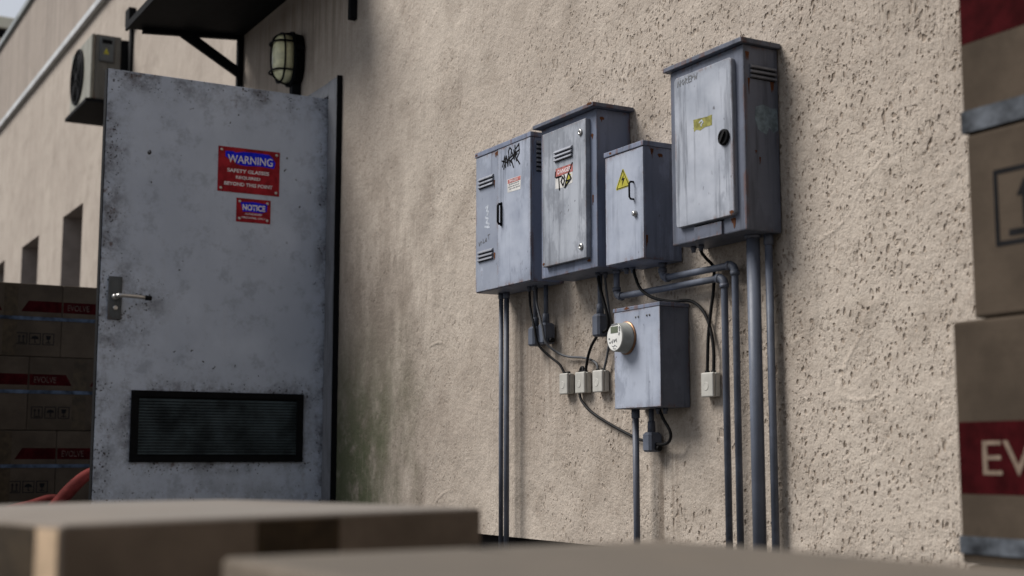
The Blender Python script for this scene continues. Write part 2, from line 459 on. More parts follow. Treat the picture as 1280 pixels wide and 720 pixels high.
def tube(bm, pts, r, n=12, caps=True):
    """swept tube; r may be a number or a list of radii"""
    P = [Vector(p) for p in pts]
    rr = r if isinstance(r, (list, tuple)) else [r] * len(P)
    T = []
    for i in range(len(P)):
        a = P[max(i - 1, 0)]; b = P[min(i + 1, len(P) - 1)]
        T.append((b - a).normalized())
    up = Vector((0, 0, 1)) if abs(T[0].z) < .9 else Vector((1, 0, 0))
    nrm = T[0].cross(up).normalized()
    rings = []
    for i, p in enumerate(P):
        if i:
            ax = T[i - 1].cross(T[i])
            if ax.length > 1e-7:
                nrm = Matrix.Rotation(T[i - 1].angle(T[i]), 3, ax.normalized()) @ nrm
        bn = T[i].cross(nrm).normalized()
        rings.append([bm.verts.new(p + (nrm * math.cos(2 * math.pi * k / n) + bn * math.sin(2 * math.pi * k / n)) * rr[i]) for k in range(n)])
    for a, b in zip(rings, rings[1:]):
        for k in range(n):
            f = bm.faces.new((a[k], a[(k + 1) % n], b[(k + 1) % n], b[k]))
            f.smooth = True
    if caps:
        bm.faces.new(rings[0][::-1]); bm.faces.new(rings[-1])

def spline(pts, sub=8):
    P = [Vector(p) for p in pts]
    P = [P[0] * 2 - P[1]] + P + [P[-1] * 2 - P[-2]]
    out = []
    for i in range(1, len(P) - 2):
        p0, p1, p2, p3 = P[i - 1:i + 3]
        for k in range(sub):
            t = k / sub
            out.append(.5 * ((2 * p1) + (p2 - p0) * t + (2 * p0 - 5 * p1 + 4 * p2 - p3) * t * t + (3 * p1 - p0 - 3 * p2 + p3) * t ** 3))
    out.append(P[-2])
    return out

def lathe(bm, c, axis, prof, n=32):
    """profile of (distance along axis, radius)"""
    a = Vector(axis).normalized()
    u = a.cross(Vector((0, 0, 1))) if abs(a.z) < .9 else a.cross(Vector((1, 0, 0)))
    u.normalize(); v = a.cross(u)
    c = Vector(c); rings = []
    for d, r in prof:
        rings.append([bm.verts.new(c + a * d + (u * math.cos(2 * math.pi * k / n) + v * math.sin(2 * math.pi * k / n)) * r) for k in range(n)])
    for p, q in zip(rings, rings[1:]):
        for k in range(n):
            bm.faces.new((p[k], p[(k + 1) % n], q[(k + 1) % n], q[k])).smooth = True
    bm.faces.new(rings[0][::-1]); bm.faces.new(rings[-1])

# a "face plane": fn(u, v, out) -> world point.  front faces -y, side faces +x
def front(yf): return lambda u, v, o=0.0: Vector((u, yf - o, v))
def side(xf): return lambda u, v, o=0.0: Vector((xf + o, u, v))

def poly(bm, pl, pts, o0=.0, o1=.0008):
    """thin solid prism of an outline lying on a face plane"""
    a = [bm.verts.new(pl(u, v, o0)) for u, v in pts]
    b = [bm.verts.new(pl(u, v, o1)) for u, v in pts]
    bm.faces.new(b)
    n = len(pts)
    for i in range(n):
        bm.faces.new((a[i], a[(i + 1) % n], b[(i + 1) % n], b[i]))
    bm.faces.new(a[::-1])

def rect(bm, pl, u0, u1, v0, v1, o0=0.0, o1=.0008): poly(bm, pl, [(u0, v0), (u1, v0), (u1, v1), (u0, v1)], o0, o1)

def stroke(bm, pl, pts, w, o0=.0, o1=.0009):
    for (a, b), (c, d) in zip(pts, pts[1:]):
        dx, dy = c - a, d - b
        l = math.hypot(dx, dy) or 1e-6
        px, py = -dy / l * w / 2, dx / l * w / 2
        ex, ey = dx / l * w * .3, dy / l * w * .3
        poly(bm, pl, [(a - px - ex, b - py - ey), (c - px + ex, d - py + ey), (c + px + ex, d + py + ey), (a + px - ex, b + py - ey)], o0, o1)
        o1 += .00002

def text_bm(s, pl, u0, v0, height, width=None, bold=.0, o=.0012, skew=0.0):
    cu = bpy.data.curves.new('lettering', 'FONT')
    cu.body = s; cu.size = 1; cu.offset = bold; cu.resolution_u = 3
    ob = bpy.data.objects.new('lettering', cu)
    COL.objects.link(ob)
    dg = bpy.context.evaluated_depsgraph_get()
    me = bpy.data.meshes.new_from_object(ob.evaluated_get(dg))
    bpy.data.objects.remove(ob); bpy.data.curves.remove(cu)
    xs = [v.co.x for v in me.vertices]; ys = [v.co.y for v in me.vertices]
    x0, x1, y0, y1 = min(xs), max(xs), min(ys), max(ys)
    k = height / (y1 - y0)
    kx = width / (x1 - x0) if width else k
    bm = nb(); bm.from_mesh(me); bpy.data.meshes.remove(me)
    for v in bm.verts:
        v.co = pl(u0 + (v.co.x - x0) * kx, v0 + (v.co.y - y0) * k + skew * (v.co.x - x0) * kx, o)
    return bm

def merge(a, b):
    me = bpy.data.meshes.new('tmp'); b.to_mesh(me); b.free(); a.from_mesh(me); bpy.data.meshes.remove(me)
    return a

BASE = {}
def thing(name, label, cat, loc, group=None, rz=0.0, local=False):
    o = bpy.data.objects.new(name, None)
    o.empty_display_size = .05
    COL.objects.link(o)
    o.location = loc; o.rotation_euler = (0, 0, rz)
    o['label'] = label; o['category'] = cat
    if group: o['group'] = group
    BASE[o.name] = Vector((0, 0, 0)) if local else Vector(loc)
    return o

def part(name, bm, m, parent, label=None, kind=None):
    b = BASE[parent.name]
    me = bpy.data.meshes.new(name)
    bmesh.ops.translate(bm, vec=-b, verts=bm.verts)
    bmesh.ops.recalc_face_normals(bm, faces=bm.faces)
    bm.to_mesh(me); bm.free()
    me.materials.append(MT[m])
    o = bpy.data.objects.new(name, me)
    COL.objects.link(o)
    o.parent = parent
    BASE[o.name] = b
    if label: o['label'] = label
    if kind: o['kind'] = kind
    return o

def single(name, bm, m, label, cat, loc, group=None):
    me = bpy.data.meshes.new(name)
    bmesh.ops.translate(bm, vec=-Vector(loc), verts=bm.verts)
    bmesh.ops.recalc_face_normals(bm, faces=bm.faces)
    bm.to_mesh(me); bm.free()
    me.materials.append(MT[m])
    o = bpy.data.objects.new(name, me)
    COL.objects.link(o)
    o.location = loc
    o['label'] = label; o['category'] = cat
    if group: o['group'] = group
    BASE[o.name] = Vector(loc)
    return o

# ------------------------------------------------------------------ ground
def make_ground():
    bm = nb()
    vs = [bm.verts.new(p) for p in ((-260, -260, 0), (260, -260, 0), (260, 260, 0), (-260, 260, 0))]
    bm.faces.new(vs)
    me = bpy.data.meshes.new('ground'); bm.to_mesh(me); bm.free(); me.materials.append(MT['ground'])
    o = bpy.data.objects.new('ground', me); COL.objects.link(o); o['kind'] = 'structure'
make_ground()

# ------------------------------------------------------------------ building: wall with openings, coping, ledge strip, windows, door
WIN = [(-12.44, -11.63), (-14.46, -13.56), (-16.48, -15.49), (-18.6, -17.6)]
WZ = (.95, 2.587)
DOORX = (-7.22, -6.06); DOORZ = 2.19
ZB, ZT = .14, 5.235
def make_building():
    b = thing('building', 'long beige rendered building wall with grey parapet coping, deep windows and an open steel door', 'building', (0, 0, 0))
    xs = [-24, -22, -20]
    for a, c in WIN: xs += [a, c]
    xs += [-10.5, -9.5, -8.5, DOORX[0], DOORX[1], -6.0]
    x = -5.95
    while x < -1.3:
        xs.append(x)
        x += .0032 + .0045 * min(1, max(0, (-x - 1.5) / 4.4))
    xs += [-1.25, -.5, 1, 3, 6]
    xs = sorted(set(xs))
    zs = [0, ZB]
    z = ZB
    while z < 2.1:
        z += .0045; zs.append(z)
    zs += [2.3, 2.9, 3.5, 4.2, 4.7, ZT] + [WZ[0], WZ[1], DOORZ]
    zs = sorted(set(round(v, 5) for v in zs))
    nx, nz = len(xs), len(zs)
    verts = [(x, 0, z) for z in zs for x in xs]
    faces = []
    def hole(xc, zc):
        if zc < ZB and not (DOORX[0] - .2 < xc < DOORX[1] + .2): return True
        if DOORX[0] < xc < DOORX[1] and zc < DOORZ: return True
        for a, c in WIN:
            if a < xc < c and WZ[0] < zc < WZ[1]: return True
        return False
    for j in range(nz - 1):
        zc = (zs[j] + zs[j + 1]) / 2
        for i in range(nx - 1):
            if hole((xs[i] + xs[i + 1]) / 2, zc): continue
            k = j * nx + i
            faces.append((k, k + 1, k + nx + 1, k + nx))
    me = bpy.data.meshes.new('wall')
    me.from_pydata(verts, [], faces)
    me.materials.append(MT['wall'])
    for p in me.polygons: p.use_smooth = True
    o = bpy.data.objects.new('wall', me); COL.objects.link(o); o.parent = b
    # undersides and returns of the wall, roof slab behind
    bm = nb(); box(bm, -23.98, 5.98, .03, .3, 0, ZB); part('plinth', bm, 'blackgap', b)
    bm = nb()
    box(bm, -24, 6, .36, 6, 5.0, 5.2)
    box(bm, -24, 6, 5.7, 6, 0, 5.0)
    box(bm, -24.25, -24, .0, 6, 0, 5.2)
    box(bm, 6, 6.25, 0, 6, 0, 5.2)
    part('roof', bm, 'blackgap', b)
    bm = nb(); box(bm, -24.1, 6.1, -.035, .36, ZT, ZT + .07, .006); part('coping', bm, 'coping', b)
    bm = nb(); box(bm, -24, 6, -.045, .0, 4.19, 4.255, .006); part('ledge_strip', bm, 'ledge', b)
    for a, c in WIN:
        w = nb(); D = .32
        for q in (((a, 0, WZ[0]), (a, 0, WZ[1]), (a, D, WZ[1]), (a, D, WZ[0])),
                  ((c, 0, WZ[0]), (c, D, WZ[0]), (c, D, WZ[1]), (c, 0, WZ[1])),
                  ((a, 0, WZ[1]), (c, 0, WZ[1]), (c, D, WZ[1]), (a, D, WZ[1])),
                  ((a, 0, WZ[0]), (a, D, WZ[0]), (c, D, WZ[0]), (c, 0, WZ[0]))):
            w.faces.new([w.verts.new(p) for p in q])
        wi = part('window', w, 'reveal', b)
        g = nb(); box(g, a + .05, c - .05, D - .01, D + .01, WZ[0] + .05, WZ[1] - .05); part('pane', g, 'glass', wi)
        g = nb()
        for u0, u1, v0, v1 in ((a, a + .05, WZ[0], WZ[1]), (c - .05, c, WZ[0], WZ[1]), (a + .05, c - .05, WZ[0], WZ[0] + .05), (a + .05, c - .05, WZ[1] - .05, WZ[1])):
            box(g, u0, u1, D - .03, D + .03, v0, v1)
        part('frame', g, 'black', wi)
    # dark room behind the doorway
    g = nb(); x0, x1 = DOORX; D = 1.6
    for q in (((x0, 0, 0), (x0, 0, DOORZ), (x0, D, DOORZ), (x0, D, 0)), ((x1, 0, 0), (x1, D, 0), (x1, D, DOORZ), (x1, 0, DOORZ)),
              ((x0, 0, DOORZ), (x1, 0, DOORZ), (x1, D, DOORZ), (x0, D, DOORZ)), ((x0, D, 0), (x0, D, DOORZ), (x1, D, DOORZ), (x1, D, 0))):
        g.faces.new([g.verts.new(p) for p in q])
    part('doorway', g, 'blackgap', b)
    g = nb()
    box(g, -6.052, -5.938, -.024, .10, 0, 2.262, .003)
    box(g, -7.30, -6.0525, -.022, .10, 2.192, 2.260, .003)
    box(g, -7.34, -7.225, -.024, .10, 0, 2.262, .003)
    part('door_frame', g, 'frame', b)
    g = nb(); box(g, -5.9378, -5.927, -.026, .02, 0, 2.266, .001); part('frame_shade_strip', g, 'black', b)  # black strip painted in for the shaded side of the frame
    g = nb(); box(g, -6.127, -6.080, -1.082, -.004, .03, 2.183, .003)
    d = part('door', g, 'door', b, 'scuffed grey steel door standing wide open')
    pl = side(-6.080)
    g = nb(); box(g, -6.128, -6.081, -1.0855, -1.0822, .03, 2.184, .001); part('edge_strip', g, 'black', d)
    g = nb(); box(g, -6.0795, -6.067, -1.046, -.986, 1.036, 1.230, .003); part('handle_plate', g, 'darksteel', d)
    g = nb()
    lathe(g, (-6.067, -1.016, 1.138), (1, 0, 0), [(0, .016), (.006, .016), (.008, .012), (.03, .011)], 16)
    path = spline([(-6.045, -1.016, 1.138), (-6.022, -1.012, 1.139), (-6.018, -.99, 1.140), (-6.018, -.94, 1.139), (-6.018, -.895, 1.136)], 5)
    tube(g, path, .0098, 12)
    part('lever_handle', g, 'steel', d)
    g = nb(); tube(g, [(-6.018, -.8955, 1.136), (-6.018, -.888, 1.1355), (-6.018, -.868, 1.134), (-6.018, -.866, 1.134)], [.0108, .0112, .0108, .006], 12); part('handle_tip', g, 'rubber', d)
    g = nb(); lathe(g, (-6.067, -1.014, 1.088), (1, 0, 0), [(0, .011), (.004, .011), (.005, .008)], 16); part('lock_cylinder', g, 'steel', d)
    # kick vent
    y0, y1, z0, z1 = -.927, -.114, .404, .724
    g = nb()
    for q in ((y0, y1, z1 - .028, z1), (y0, y1, z0, z0 + .028), (y0, y0 + .034, z0 + .028, z1 - .028), (y1 - .034, y1, z0 + .028, z1 - .028)):
        box(g, -6.080, -6.066, q[0], q[1], q[2], q[3], .002)
    box(g, -6.0795, -6.0775, y0 + .034, y1 - .034, z0 + .028, z1 - .028)
    v = part('vent_frame', g, 'black', d)
    g = nb()
    n = 19
    for i in range(n):
        zc = z0 + .034 + (z1 - z0 - .068) * (i + .5) / n
        a = [(-6.0770, zc + .0055), (-6.0685, zc - .0035), (-6.0685, zc - .0055), (-6.0770, zc + .0035)]
        va = [g.verts.new((x, y0 + .034, z)) for x, z in a]; vb = [g.verts.new((x, y1 - .034, z)) for x, z in a]
        for k in range(4): g.faces.new((va[k], va[(k + 1) % 4], vb[(k + 1) % 4], vb[k]))
    part('vent_slats', g, 'louvre', d)
    for zc in (.44, 1.12, 1.93):
        g = nb(); tube(g, [(-6.072, -.006, zc - .045), (-6.072, -.006, zc + .045)], .0065, 12)
        part('hinge', g, 'frame', d)
    return b
make_building()

# ------------------------------------------------------------------ signs riveted to the door
def door_sign(name, label, y0, y1, z0, z1, lines, patch):
    o = thing(name, label, 'sign', (-6.08, (y0 + y1) / 2, z0), 'red signs riveted to the grey door')
    pl = side(-6.0795)
    g = nb(); box(g, -6.0795, -6.0775, y0, y1, z0, z1, .0006, 1); part('plate', g, 'red', o)
    q = side(-6.0775)
    g = nb(); poly(g, q, patch, 0, .0005); part('header_patch', g, 'blue', o)
    for s, u, v, h, w, bd in lines:
        part('lettering', text_bm(s, q, u, v, h, w, bd, .0009), 'signwhite', o)
    for yy in (y0 + .016, y1 - .016):
        for zz in (z0 + .016, z1 - .016):
            g = nb(); lathe(g, (-6.0775, yy, zz), (1, 0, 0), [(0, .0075), (.002, .007), (.0035, .004)], 14); part('rivet', g, 'steel', o)
    return o
y0, y1, z0, z1 = -.560, -.256, 1.668, 1.884
door_sign('warning_sign', 'larger red metal sign reading WARNING, upper one riveted to the grey door', y0, y1, z0, z1,
    [('WARNING', y0 + .046, z1 - .074, .038, .222, .012),
     ('SAFETY GLASSES', y0 + .045, z0 + .096, .017, .206, .03),
     ('REQUIRED', y0 + .088, z0 + .064, .017, .120, .03),
     ('BEYOND THIS POINT', y0 + .032, z0 + .032, .017, .238, .03)],
    [(y0 + .034, z1 - .047), (y0 + .034, z1 - .022), (y0 + .07, z1 - .019), (y0 + .085, z1 - .025), (y0 + .12, z1 - .017), (y0 + .19, z1 - .016), (y0 + .25, z1 - .018), (y0 + .266, z1 - .030), (y0 + .282, z1 - .055), (y0 + .276, z1 - .083), (y0 + .20, z1 - .079), (y0 + .13, z1 - .084), (y0 + .09, z1 - .079), (y0 + .08, z1 - .062), (y0 + .05, z1 - .058)])
y0, y1, z0, z1 = -.466, -.297, 1.530, 1.644
door_sign('notice_sign', 'smaller red metal sign reading NOTICE, lower one riveted to the grey door', y0, y1, z0, z1,
    [('NOTICE', y0 + .030, z1 - .057, .029, .112, .035),
     ('AUTHORIZED', y0 + .042, z0 + .036, .0085, .084, .02),
     ('PERSONNEL ONLY', y0 + .026, z0 + .018, .0085, .118, .02)],
    [(y0 + .020, z1 - .020), (y0 + .08, z1 - .015), (y0 + .152, z1 - .020), (y0 + .150, z1 - .056), (y0 + .12, z1 - .066), (y0 + .07, z1 - .062), (y0 + .032, z1 - .064)])

# ------------------------------------------------------------------ wall cabinets
def vent_front(o, pl, u0, u1, v0, v1, n=3, mat='cab_dark', parent=None):
    """pressed louvres: a row of hoods standing out of the sheet"""
    g = nb(); h = (v1 - v0) / n
    for i in range(n):
        a = v0 + i * h; t = a + h * .78
        prof = [(a, .0), (a + h * .08, .0085), (a + h * .40, .0075), (t, .0005)]
        A = [g.verts.new(pl(u0, v, w)) for v, w in prof]; B = [g.verts.new(pl(u1, v, w)) for v, w in prof]
        for k in range(3): g.faces.new((A[k], A[k + 1], B[k + 1], B[k]))
        g.faces.new(A[::-1]); g.faces.new(B)
    p = part('vent', g, mat, parent or o)
    g = nb()
    for i in range(n):
        a = v0 + i * h
        rect(g, pl, u0 + .001, u1 - .001, a - h * .20, a - .0003, .0, .0008)
    part('vent_slot', g, 'black', p)
    return p

def gland(o, x, y, z):
    g = nb(); lathe(g, (x, y, z + .0005), (0, 0, -1), [(0, .0085), (.010, .0085), (.011, .0065), (.018, .0065)], 14)
    part('cable_gland', g, 'pipe', o)

def dloop(g, pl, u, v0, v1, out, r):
    pts = [pl(u, v1, 0), pl(u, v1, out * .7), pl(u, v1 - out * .4, out), pl(u, v0 + out * .4, out), pl(u, v0, out * .7), pl(u, v0, 0)]
    tube(g, pts, r, 10)

GC = 'grey electrical cabinets mounted on the beige wall'
# --- cabinet with the scribbled tag
x0, x1, d, z0, z1 = -4.310, -3.910, -.134, 1.020, 1.541
o = thing('electrical_cabinet', 'grey cabinet with black graffiti tag and two small vents, farthest along the row', 'cabinet', ((x0 + x1) / 2, 0, z0), GC)
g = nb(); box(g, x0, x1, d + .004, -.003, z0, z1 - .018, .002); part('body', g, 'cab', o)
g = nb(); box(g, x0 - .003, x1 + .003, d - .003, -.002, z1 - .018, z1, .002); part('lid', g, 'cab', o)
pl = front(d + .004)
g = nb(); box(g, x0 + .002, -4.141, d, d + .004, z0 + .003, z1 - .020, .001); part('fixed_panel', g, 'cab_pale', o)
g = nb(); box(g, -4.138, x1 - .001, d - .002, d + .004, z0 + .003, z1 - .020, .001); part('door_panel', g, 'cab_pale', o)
pf = front(d); pd = front(d - .002)
vent_front(o, pf, -4.283, -4.172, 1.402, 1.444, 3, 'vent_pale')
vent_front(o, pf, -4.287, -4.175, 1.132, 1.174, 3, 'vent_pale')
vent_front(o, side(x1), -.113, -.070, 1.405, 1.515, 7, 'vent_dark')
g = nb(); dloop(g, pd, -4.112, 1.247, 1.318, .015, .0046); box(g, -4.117, -4.107, d - .006, d - .002, 1.240, 1.325, .001); part('handle', g, 'black', o)
random.seed(11)
g = nb()
for pts in ([(-4.105, 1.452), (-4.088, 1.488), (-4.082, 1.446)], [(-4.108, 1.474), (-4.072, 1.462)], [(-4.096, 1.442), (-4.076, 1.486), (-4.066, 1.448), (-4.060, 1.482)],
            [(-4.050, 1.447), (-4.062, 1.500), (-4.052, 1.512), (-4.040, 1.502), (-4.046, 1.478), (-4.060, 1.470), (-4.034, 1.452)],
            [(-4.036, 1.490), (-4.020, 1.464), (-4.024, 1.498), (-4.004, 1.455)], [(-4.016, 1.512), (-4.010, 1.470)],
            [(-4.008, 1.500), (-3.988, 1.513), (-3.986, 1.480), (-4.004, 1.463), (-3.982, 1.440)], [(-4.070, 1.470), (-3.984, 1.492)], [(-4.054, 1.462), (-4.000, 1.480)],
            [(-4.042, 1.466), (-4.026, 1.436)]):
    stroke(g, pd, pts, .0055)
part('graffiti', g, 'ink', o)
g = nb(); poly(g, pd, [(-4.068, 1.352), (-3.978, 1.350), (-3.974, 1.398), (-4.070, 1.399)], 0, .0005)
st = part('sticker', g, 'white', o)
g = nb(); rect(g, front(d - .0025), -4.066, -3.977, 1.383, 1.397, 0, .0003); part('sticker_header', g, 'faded_red', st)
g = nb()
ps = front(d - .0025)
merge(g, text_bm('DANGER', front(d - .0028), -4.052, 1.3860, .0085, .058, .0, .0004)); part('lettering', g, 'signwhite', st)
g = nb()
for v in (1.3765, 1.368, 1.360):
    u = -4.064 + random.uniform(0, .012)
    while u < -3.990:
        w = random.uniform(.006, .014); rect(g, ps, u, min(u + w, -3.982), v, v + .0038, 0, .0003); u += w + .004
part('printed_lines', g, 'faintink', st)
g = nb()
for pts in ([(-4.286, 1.205), (-4.280, 1.190), (-4.275, 1.204)], [(-4.268, 1.192), (-4.268, 1.208), (-4.258, 1.199)], [(-4.252, 1.212), (-4.250, 1.197), (-4.241, 1.200)], [(-4.236, 1.202), (-4.228, 1.213), (-4.225, 1.201), (-4.236, 1.202)], [(-4.217, 1.222), (-4.202, 1.224)], [(-4.210, 1.223), (-4.209, 1.206)]):
    stroke(g, pf, pts, .0022)
part('scribble', g, 'faintink', o)
g = nb()
for pts in ([(-4.232, 1.325), (-4.214, 1.330), (-4.225, 1.312), (-4.212, 1.308), (-4.222, 1.295)], [(-4.236, 1.290), (-4.214, 1.282), (-4.228, 1.270), (-4.208, 1.262), (-4.218, 1.250)], [(-4.240, 1.256), (-4.205, 1.250)]):
    stroke(g, pf, pts, .007, 0, .0004)
part('scraped_sticker', g, 'scraped', o)
gland(o, -4.048, -.060, z0); gland(o, -4.013, -.060, z0)

# --- tall cabinet with overhanging lid and danger sticker
x0, x1, d, z0, z1 = -3.842, -3.502, -.133, 1.018, 1.530
o = thing('electrical_cabinet', 'tall grey cabinet with overhanging lid and red DANGER sticker, second along the row', 'cabinet', ((x0 + x1) / 2, 0, z0), GC)
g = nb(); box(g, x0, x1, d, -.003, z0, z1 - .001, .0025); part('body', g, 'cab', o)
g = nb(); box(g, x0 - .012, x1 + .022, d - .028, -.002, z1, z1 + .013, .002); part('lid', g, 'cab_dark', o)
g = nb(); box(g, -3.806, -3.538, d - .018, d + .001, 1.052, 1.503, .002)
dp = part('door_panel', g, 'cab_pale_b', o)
pf = front(d - .018)
vent_front(o, pf, -3.725, -3.616, 1.394, 1.434, 3, 'vent_pale', dp)
for zz in (1.462, 1.090):
    g = nb(); lathe(g, (-3.567, d - .018, zz), (0, -1, 0), [(0, .011), (.004, .011), (.006, .008), (.006, .004), (.003, .0035)], 18); part('lock', g, 'steel', dp)
g = nb(); poly(g, pf, [(-3.722, 1.303), (-3.676, 1.300), (-3.617, 1.307), (-3.614, 1.370), (-3.721, 1.370)], 0, .0005); part('danger_sticker', g, 'white', dp)
ps = front(d - .0185)
g = nb(); rect(g, ps, -3.720, -3.615, 1.343, 1.370, 0, .0004); part('sticker_header', g, 'faded_red', dp)
part('lettering', text_bm('DANGER', ps, -3.706, 1.349, .014, .080, .01, .0008), 'signwhite', dp)
g = nb(); poly(g, ps, [(-3.662, 1.305), (-3.632, 1.322), (-3.626, 1.336), (-3.640, 1.341)], 0, .0004); part('warning_triangle', g, 'yellow', dp)
g = nb()
for pts in ([(-3.700, 1.338), (-3.696, 1.296)], [(-3.716, 1.340), (-3.684, 1.340)], [(-3.686, 1.322), (-3.676, 1.336), (-3.664, 1.322), (-3.674, 1.306), (-3.686, 1.322)], [(-3.668, 1.342), (-3.662, 1.330)],
            [(-3.664, 1.298), (-3.652, 1.322), (-3.640, 1.343), (-3.624, 1.322), (-3.660, 1.300)], [(-3.656, 1.318), (-3.634, 1.318)], [(-3.722, 1.343), (-3.720, 1.360)], [(-3.640, 1.340), (-3.617, 1.372)]):
    stroke(g, ps, pts, .0052, 0, .0011)
part('graffiti', g, 'ink', dp)
gland(o, -3.612, -.060, z0); gland(o, -3.597, -.040, z0)

# --- small cabinet with the yellow triangle
x0, x1, d, z0, z1 = -3.442, -3.236, -.142, 1.010, 1.369
o = thing('electrical_cabinet', 'small grey cabinet with yellow lightning triangle and black handle', 'cabinet', ((x0 + x1) / 2, 0, z0), GC)
g = nb(); box(g, x0, x1, d + .003, -.003, z0, z1 - .016, .002); part('body', g, 'cab', o)
g = nb(); box(g, x0 - .003, x1 + .003, d - .003, -.002, z1 - .016, z1, .002); part('lid', g, 'cab', o)
g = nb(); box(g, x0 + .002, x1 - .002, d, d + .003, z0 + .003, z1 - .018, .001); dp = part('door_panel', g, 'cab_pale', o)
pf = front(d)
g = nb(); poly(g, pf, [(-3.379, 1.239), (-3.308, 1.241), (-3.306, 1.248), (-3.341, 1.300), (-3.346, 1.300), (-3.381, 1.246)], 0, .0006); sg = part('triangle_sign', g, 'yellow', dp)
ps = front(d - .0006)
g = nb(); stroke(g, ps, [(-3.376, 1.2425), (-3.311, 1.2435), (-3.3435, 1.296), (-3.376, 1.2425)], .0026, 0, .0003); part('sign_border', g, 'ink', dp)
g = nb(); poly(g, ps, [(-3.338, 1.284), (-3.352, 1.266), (-3.344, 1.266), (-3.349, 1.248), (-3.332, 1.271), (-3.341, 1.271)], 0, .0004); part('lightning_symbol', g, 'ink', dp)
g = nb(); dloop(g, pf, -3.288, 1.197, 1.250, .016, .0032); part('handle', g, 'black', dp)
g = nb(); lathe(g, (-3.279, d, 1.151), (0, -1, 0), [(0, .010), (.004, .010), (.007, .0075), (.010, .007), (.011, .004)], 18); part('lock', g, 'steel', dp)
gland(o, -3.434, -.070, z0); gland(o, -3.413, -.060, z0)

# --- the large near cabinet
x0, x1, d, z0, z1 = -3.118, -2.785, -.126, 1.031, 1.548
o = thing('electrical_cabinet', 'large grey cabinet with round black lock and pale raised door, nearest and highest', 'cabinet', ((x0 + x1) / 2, 0, z0), GC)
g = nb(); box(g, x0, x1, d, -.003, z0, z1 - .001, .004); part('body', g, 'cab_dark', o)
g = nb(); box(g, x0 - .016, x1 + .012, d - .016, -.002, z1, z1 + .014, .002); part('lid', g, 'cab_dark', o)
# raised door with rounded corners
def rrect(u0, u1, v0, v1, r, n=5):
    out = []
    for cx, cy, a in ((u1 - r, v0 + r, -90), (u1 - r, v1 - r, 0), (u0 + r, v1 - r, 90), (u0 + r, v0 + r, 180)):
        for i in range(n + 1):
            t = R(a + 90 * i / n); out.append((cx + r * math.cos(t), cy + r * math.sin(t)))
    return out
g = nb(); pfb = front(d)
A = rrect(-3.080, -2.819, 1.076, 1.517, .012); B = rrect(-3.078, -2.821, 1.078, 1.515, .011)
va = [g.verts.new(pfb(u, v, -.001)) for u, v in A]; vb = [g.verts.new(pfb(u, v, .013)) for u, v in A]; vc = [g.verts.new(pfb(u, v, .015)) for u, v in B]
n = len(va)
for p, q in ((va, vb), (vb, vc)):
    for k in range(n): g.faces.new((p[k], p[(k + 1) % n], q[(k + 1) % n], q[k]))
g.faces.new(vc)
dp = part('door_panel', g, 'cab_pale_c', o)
pf = front(d - .015)
g = nb(); lathe(g, (-2.853, d - .015, 1.297), (0, -1, 0), [(0, .0225), (.006, .0225), (.008, .019), (.008, .016), (.006, .015)], 28)
lk = part('lock', g, 'black', dp)
g = nb(); stroke(g, front(d - .021), [(-2.862, 1.284), (-2.844, 1.310)], .007, 0, .006); part('lock_key', g, 'rubber', dp)
g = nb(); poly(g, pf, [(-2.988, 1.341), (-2.977, 1.345), (-2.960, 1.339), (-2.940, 1.344), (-2.907, 1.343), (-2.906, 1.373), (-2.930, 1.372), (-2.990, 1.376)], 0, .0006); part('tape_patch', g, 'tape_yellow', dp)
g = nb(); ps = front(d - .0156)
stroke(g, ps, [(-2.962, 1.362), (-2.952, 1.367), (-2.946, 1.360), (-2.954, 1.354), (-2.953, 1.350)], .004); part('faded_mark', g, 'scraped', dp)
g = nb(); q = front(d - .015)
for pts in ([(-3.062, 1.488), (-3.060, 1.505), (-3.050, 1.489), (-3.048, 1.506)], [(-3.042, 1.498), (-3.036, 1.506), (-3.030, 1.498), (-3.036, 1.490), (-3.042, 1.498)], [(-3.024, 1.490), (-3.024, 1.507), (-3.016, 1.503), (-3.024, 1.498), (-3.015, 1.490)],
            [(-3.000, 1.508), (-3.010, 1.508), (-3.010, 1.491), (-3.000, 1.491)], [(-3.010, 1.500), (-3.002, 1.500)], [(-2.996, 1.491), (-2.996, 1.508), (-2.988, 1.503), (-2.996, 1.499)], [(-2.984, 1.508), (-2.981, 1.492), (-2.977, 1.502), (-2.973, 1.492), (-2.970, 1.509)]):
    stroke(g, q, pts, .0024)
part('scribble', g, 'faintink', dp)
g = nb(); box(g, -3.006, -2.884, d - .007, d + .001, z0 + .001, 1.069, .001); part('lower_plate', g, 'cab_dark', o)
g = nb(); rect(g, pfb, -3.010, -3.0065, z0 + .003, 1.071, 0, .0012); rect(g, pfb, -3.010, -2.880, 1.0695, 1.0735, 0, .0014); part('plate_gap', g, 'black', o)
vent_front(o, side(x1), -.104, -.014, 1.455, 1.496, 3, 'vent_dark')
g = nb(); poly(g, side(x1), [(-.086, 1.375), (-.060, 1.384), (-.030, 1.376), (-.010, 1.380), (-.008, 1.318), (-.024, 1.308), (-.040, 1.322), (-.050, 1.300), (-.078, 1.312), (-.090, 1.340)], 0, .0004); part('faded_sticker', g, 'fadeblue', o)
gland(o, -3.092, -.070, z0); gland(o, -3.056, -.070, z0)

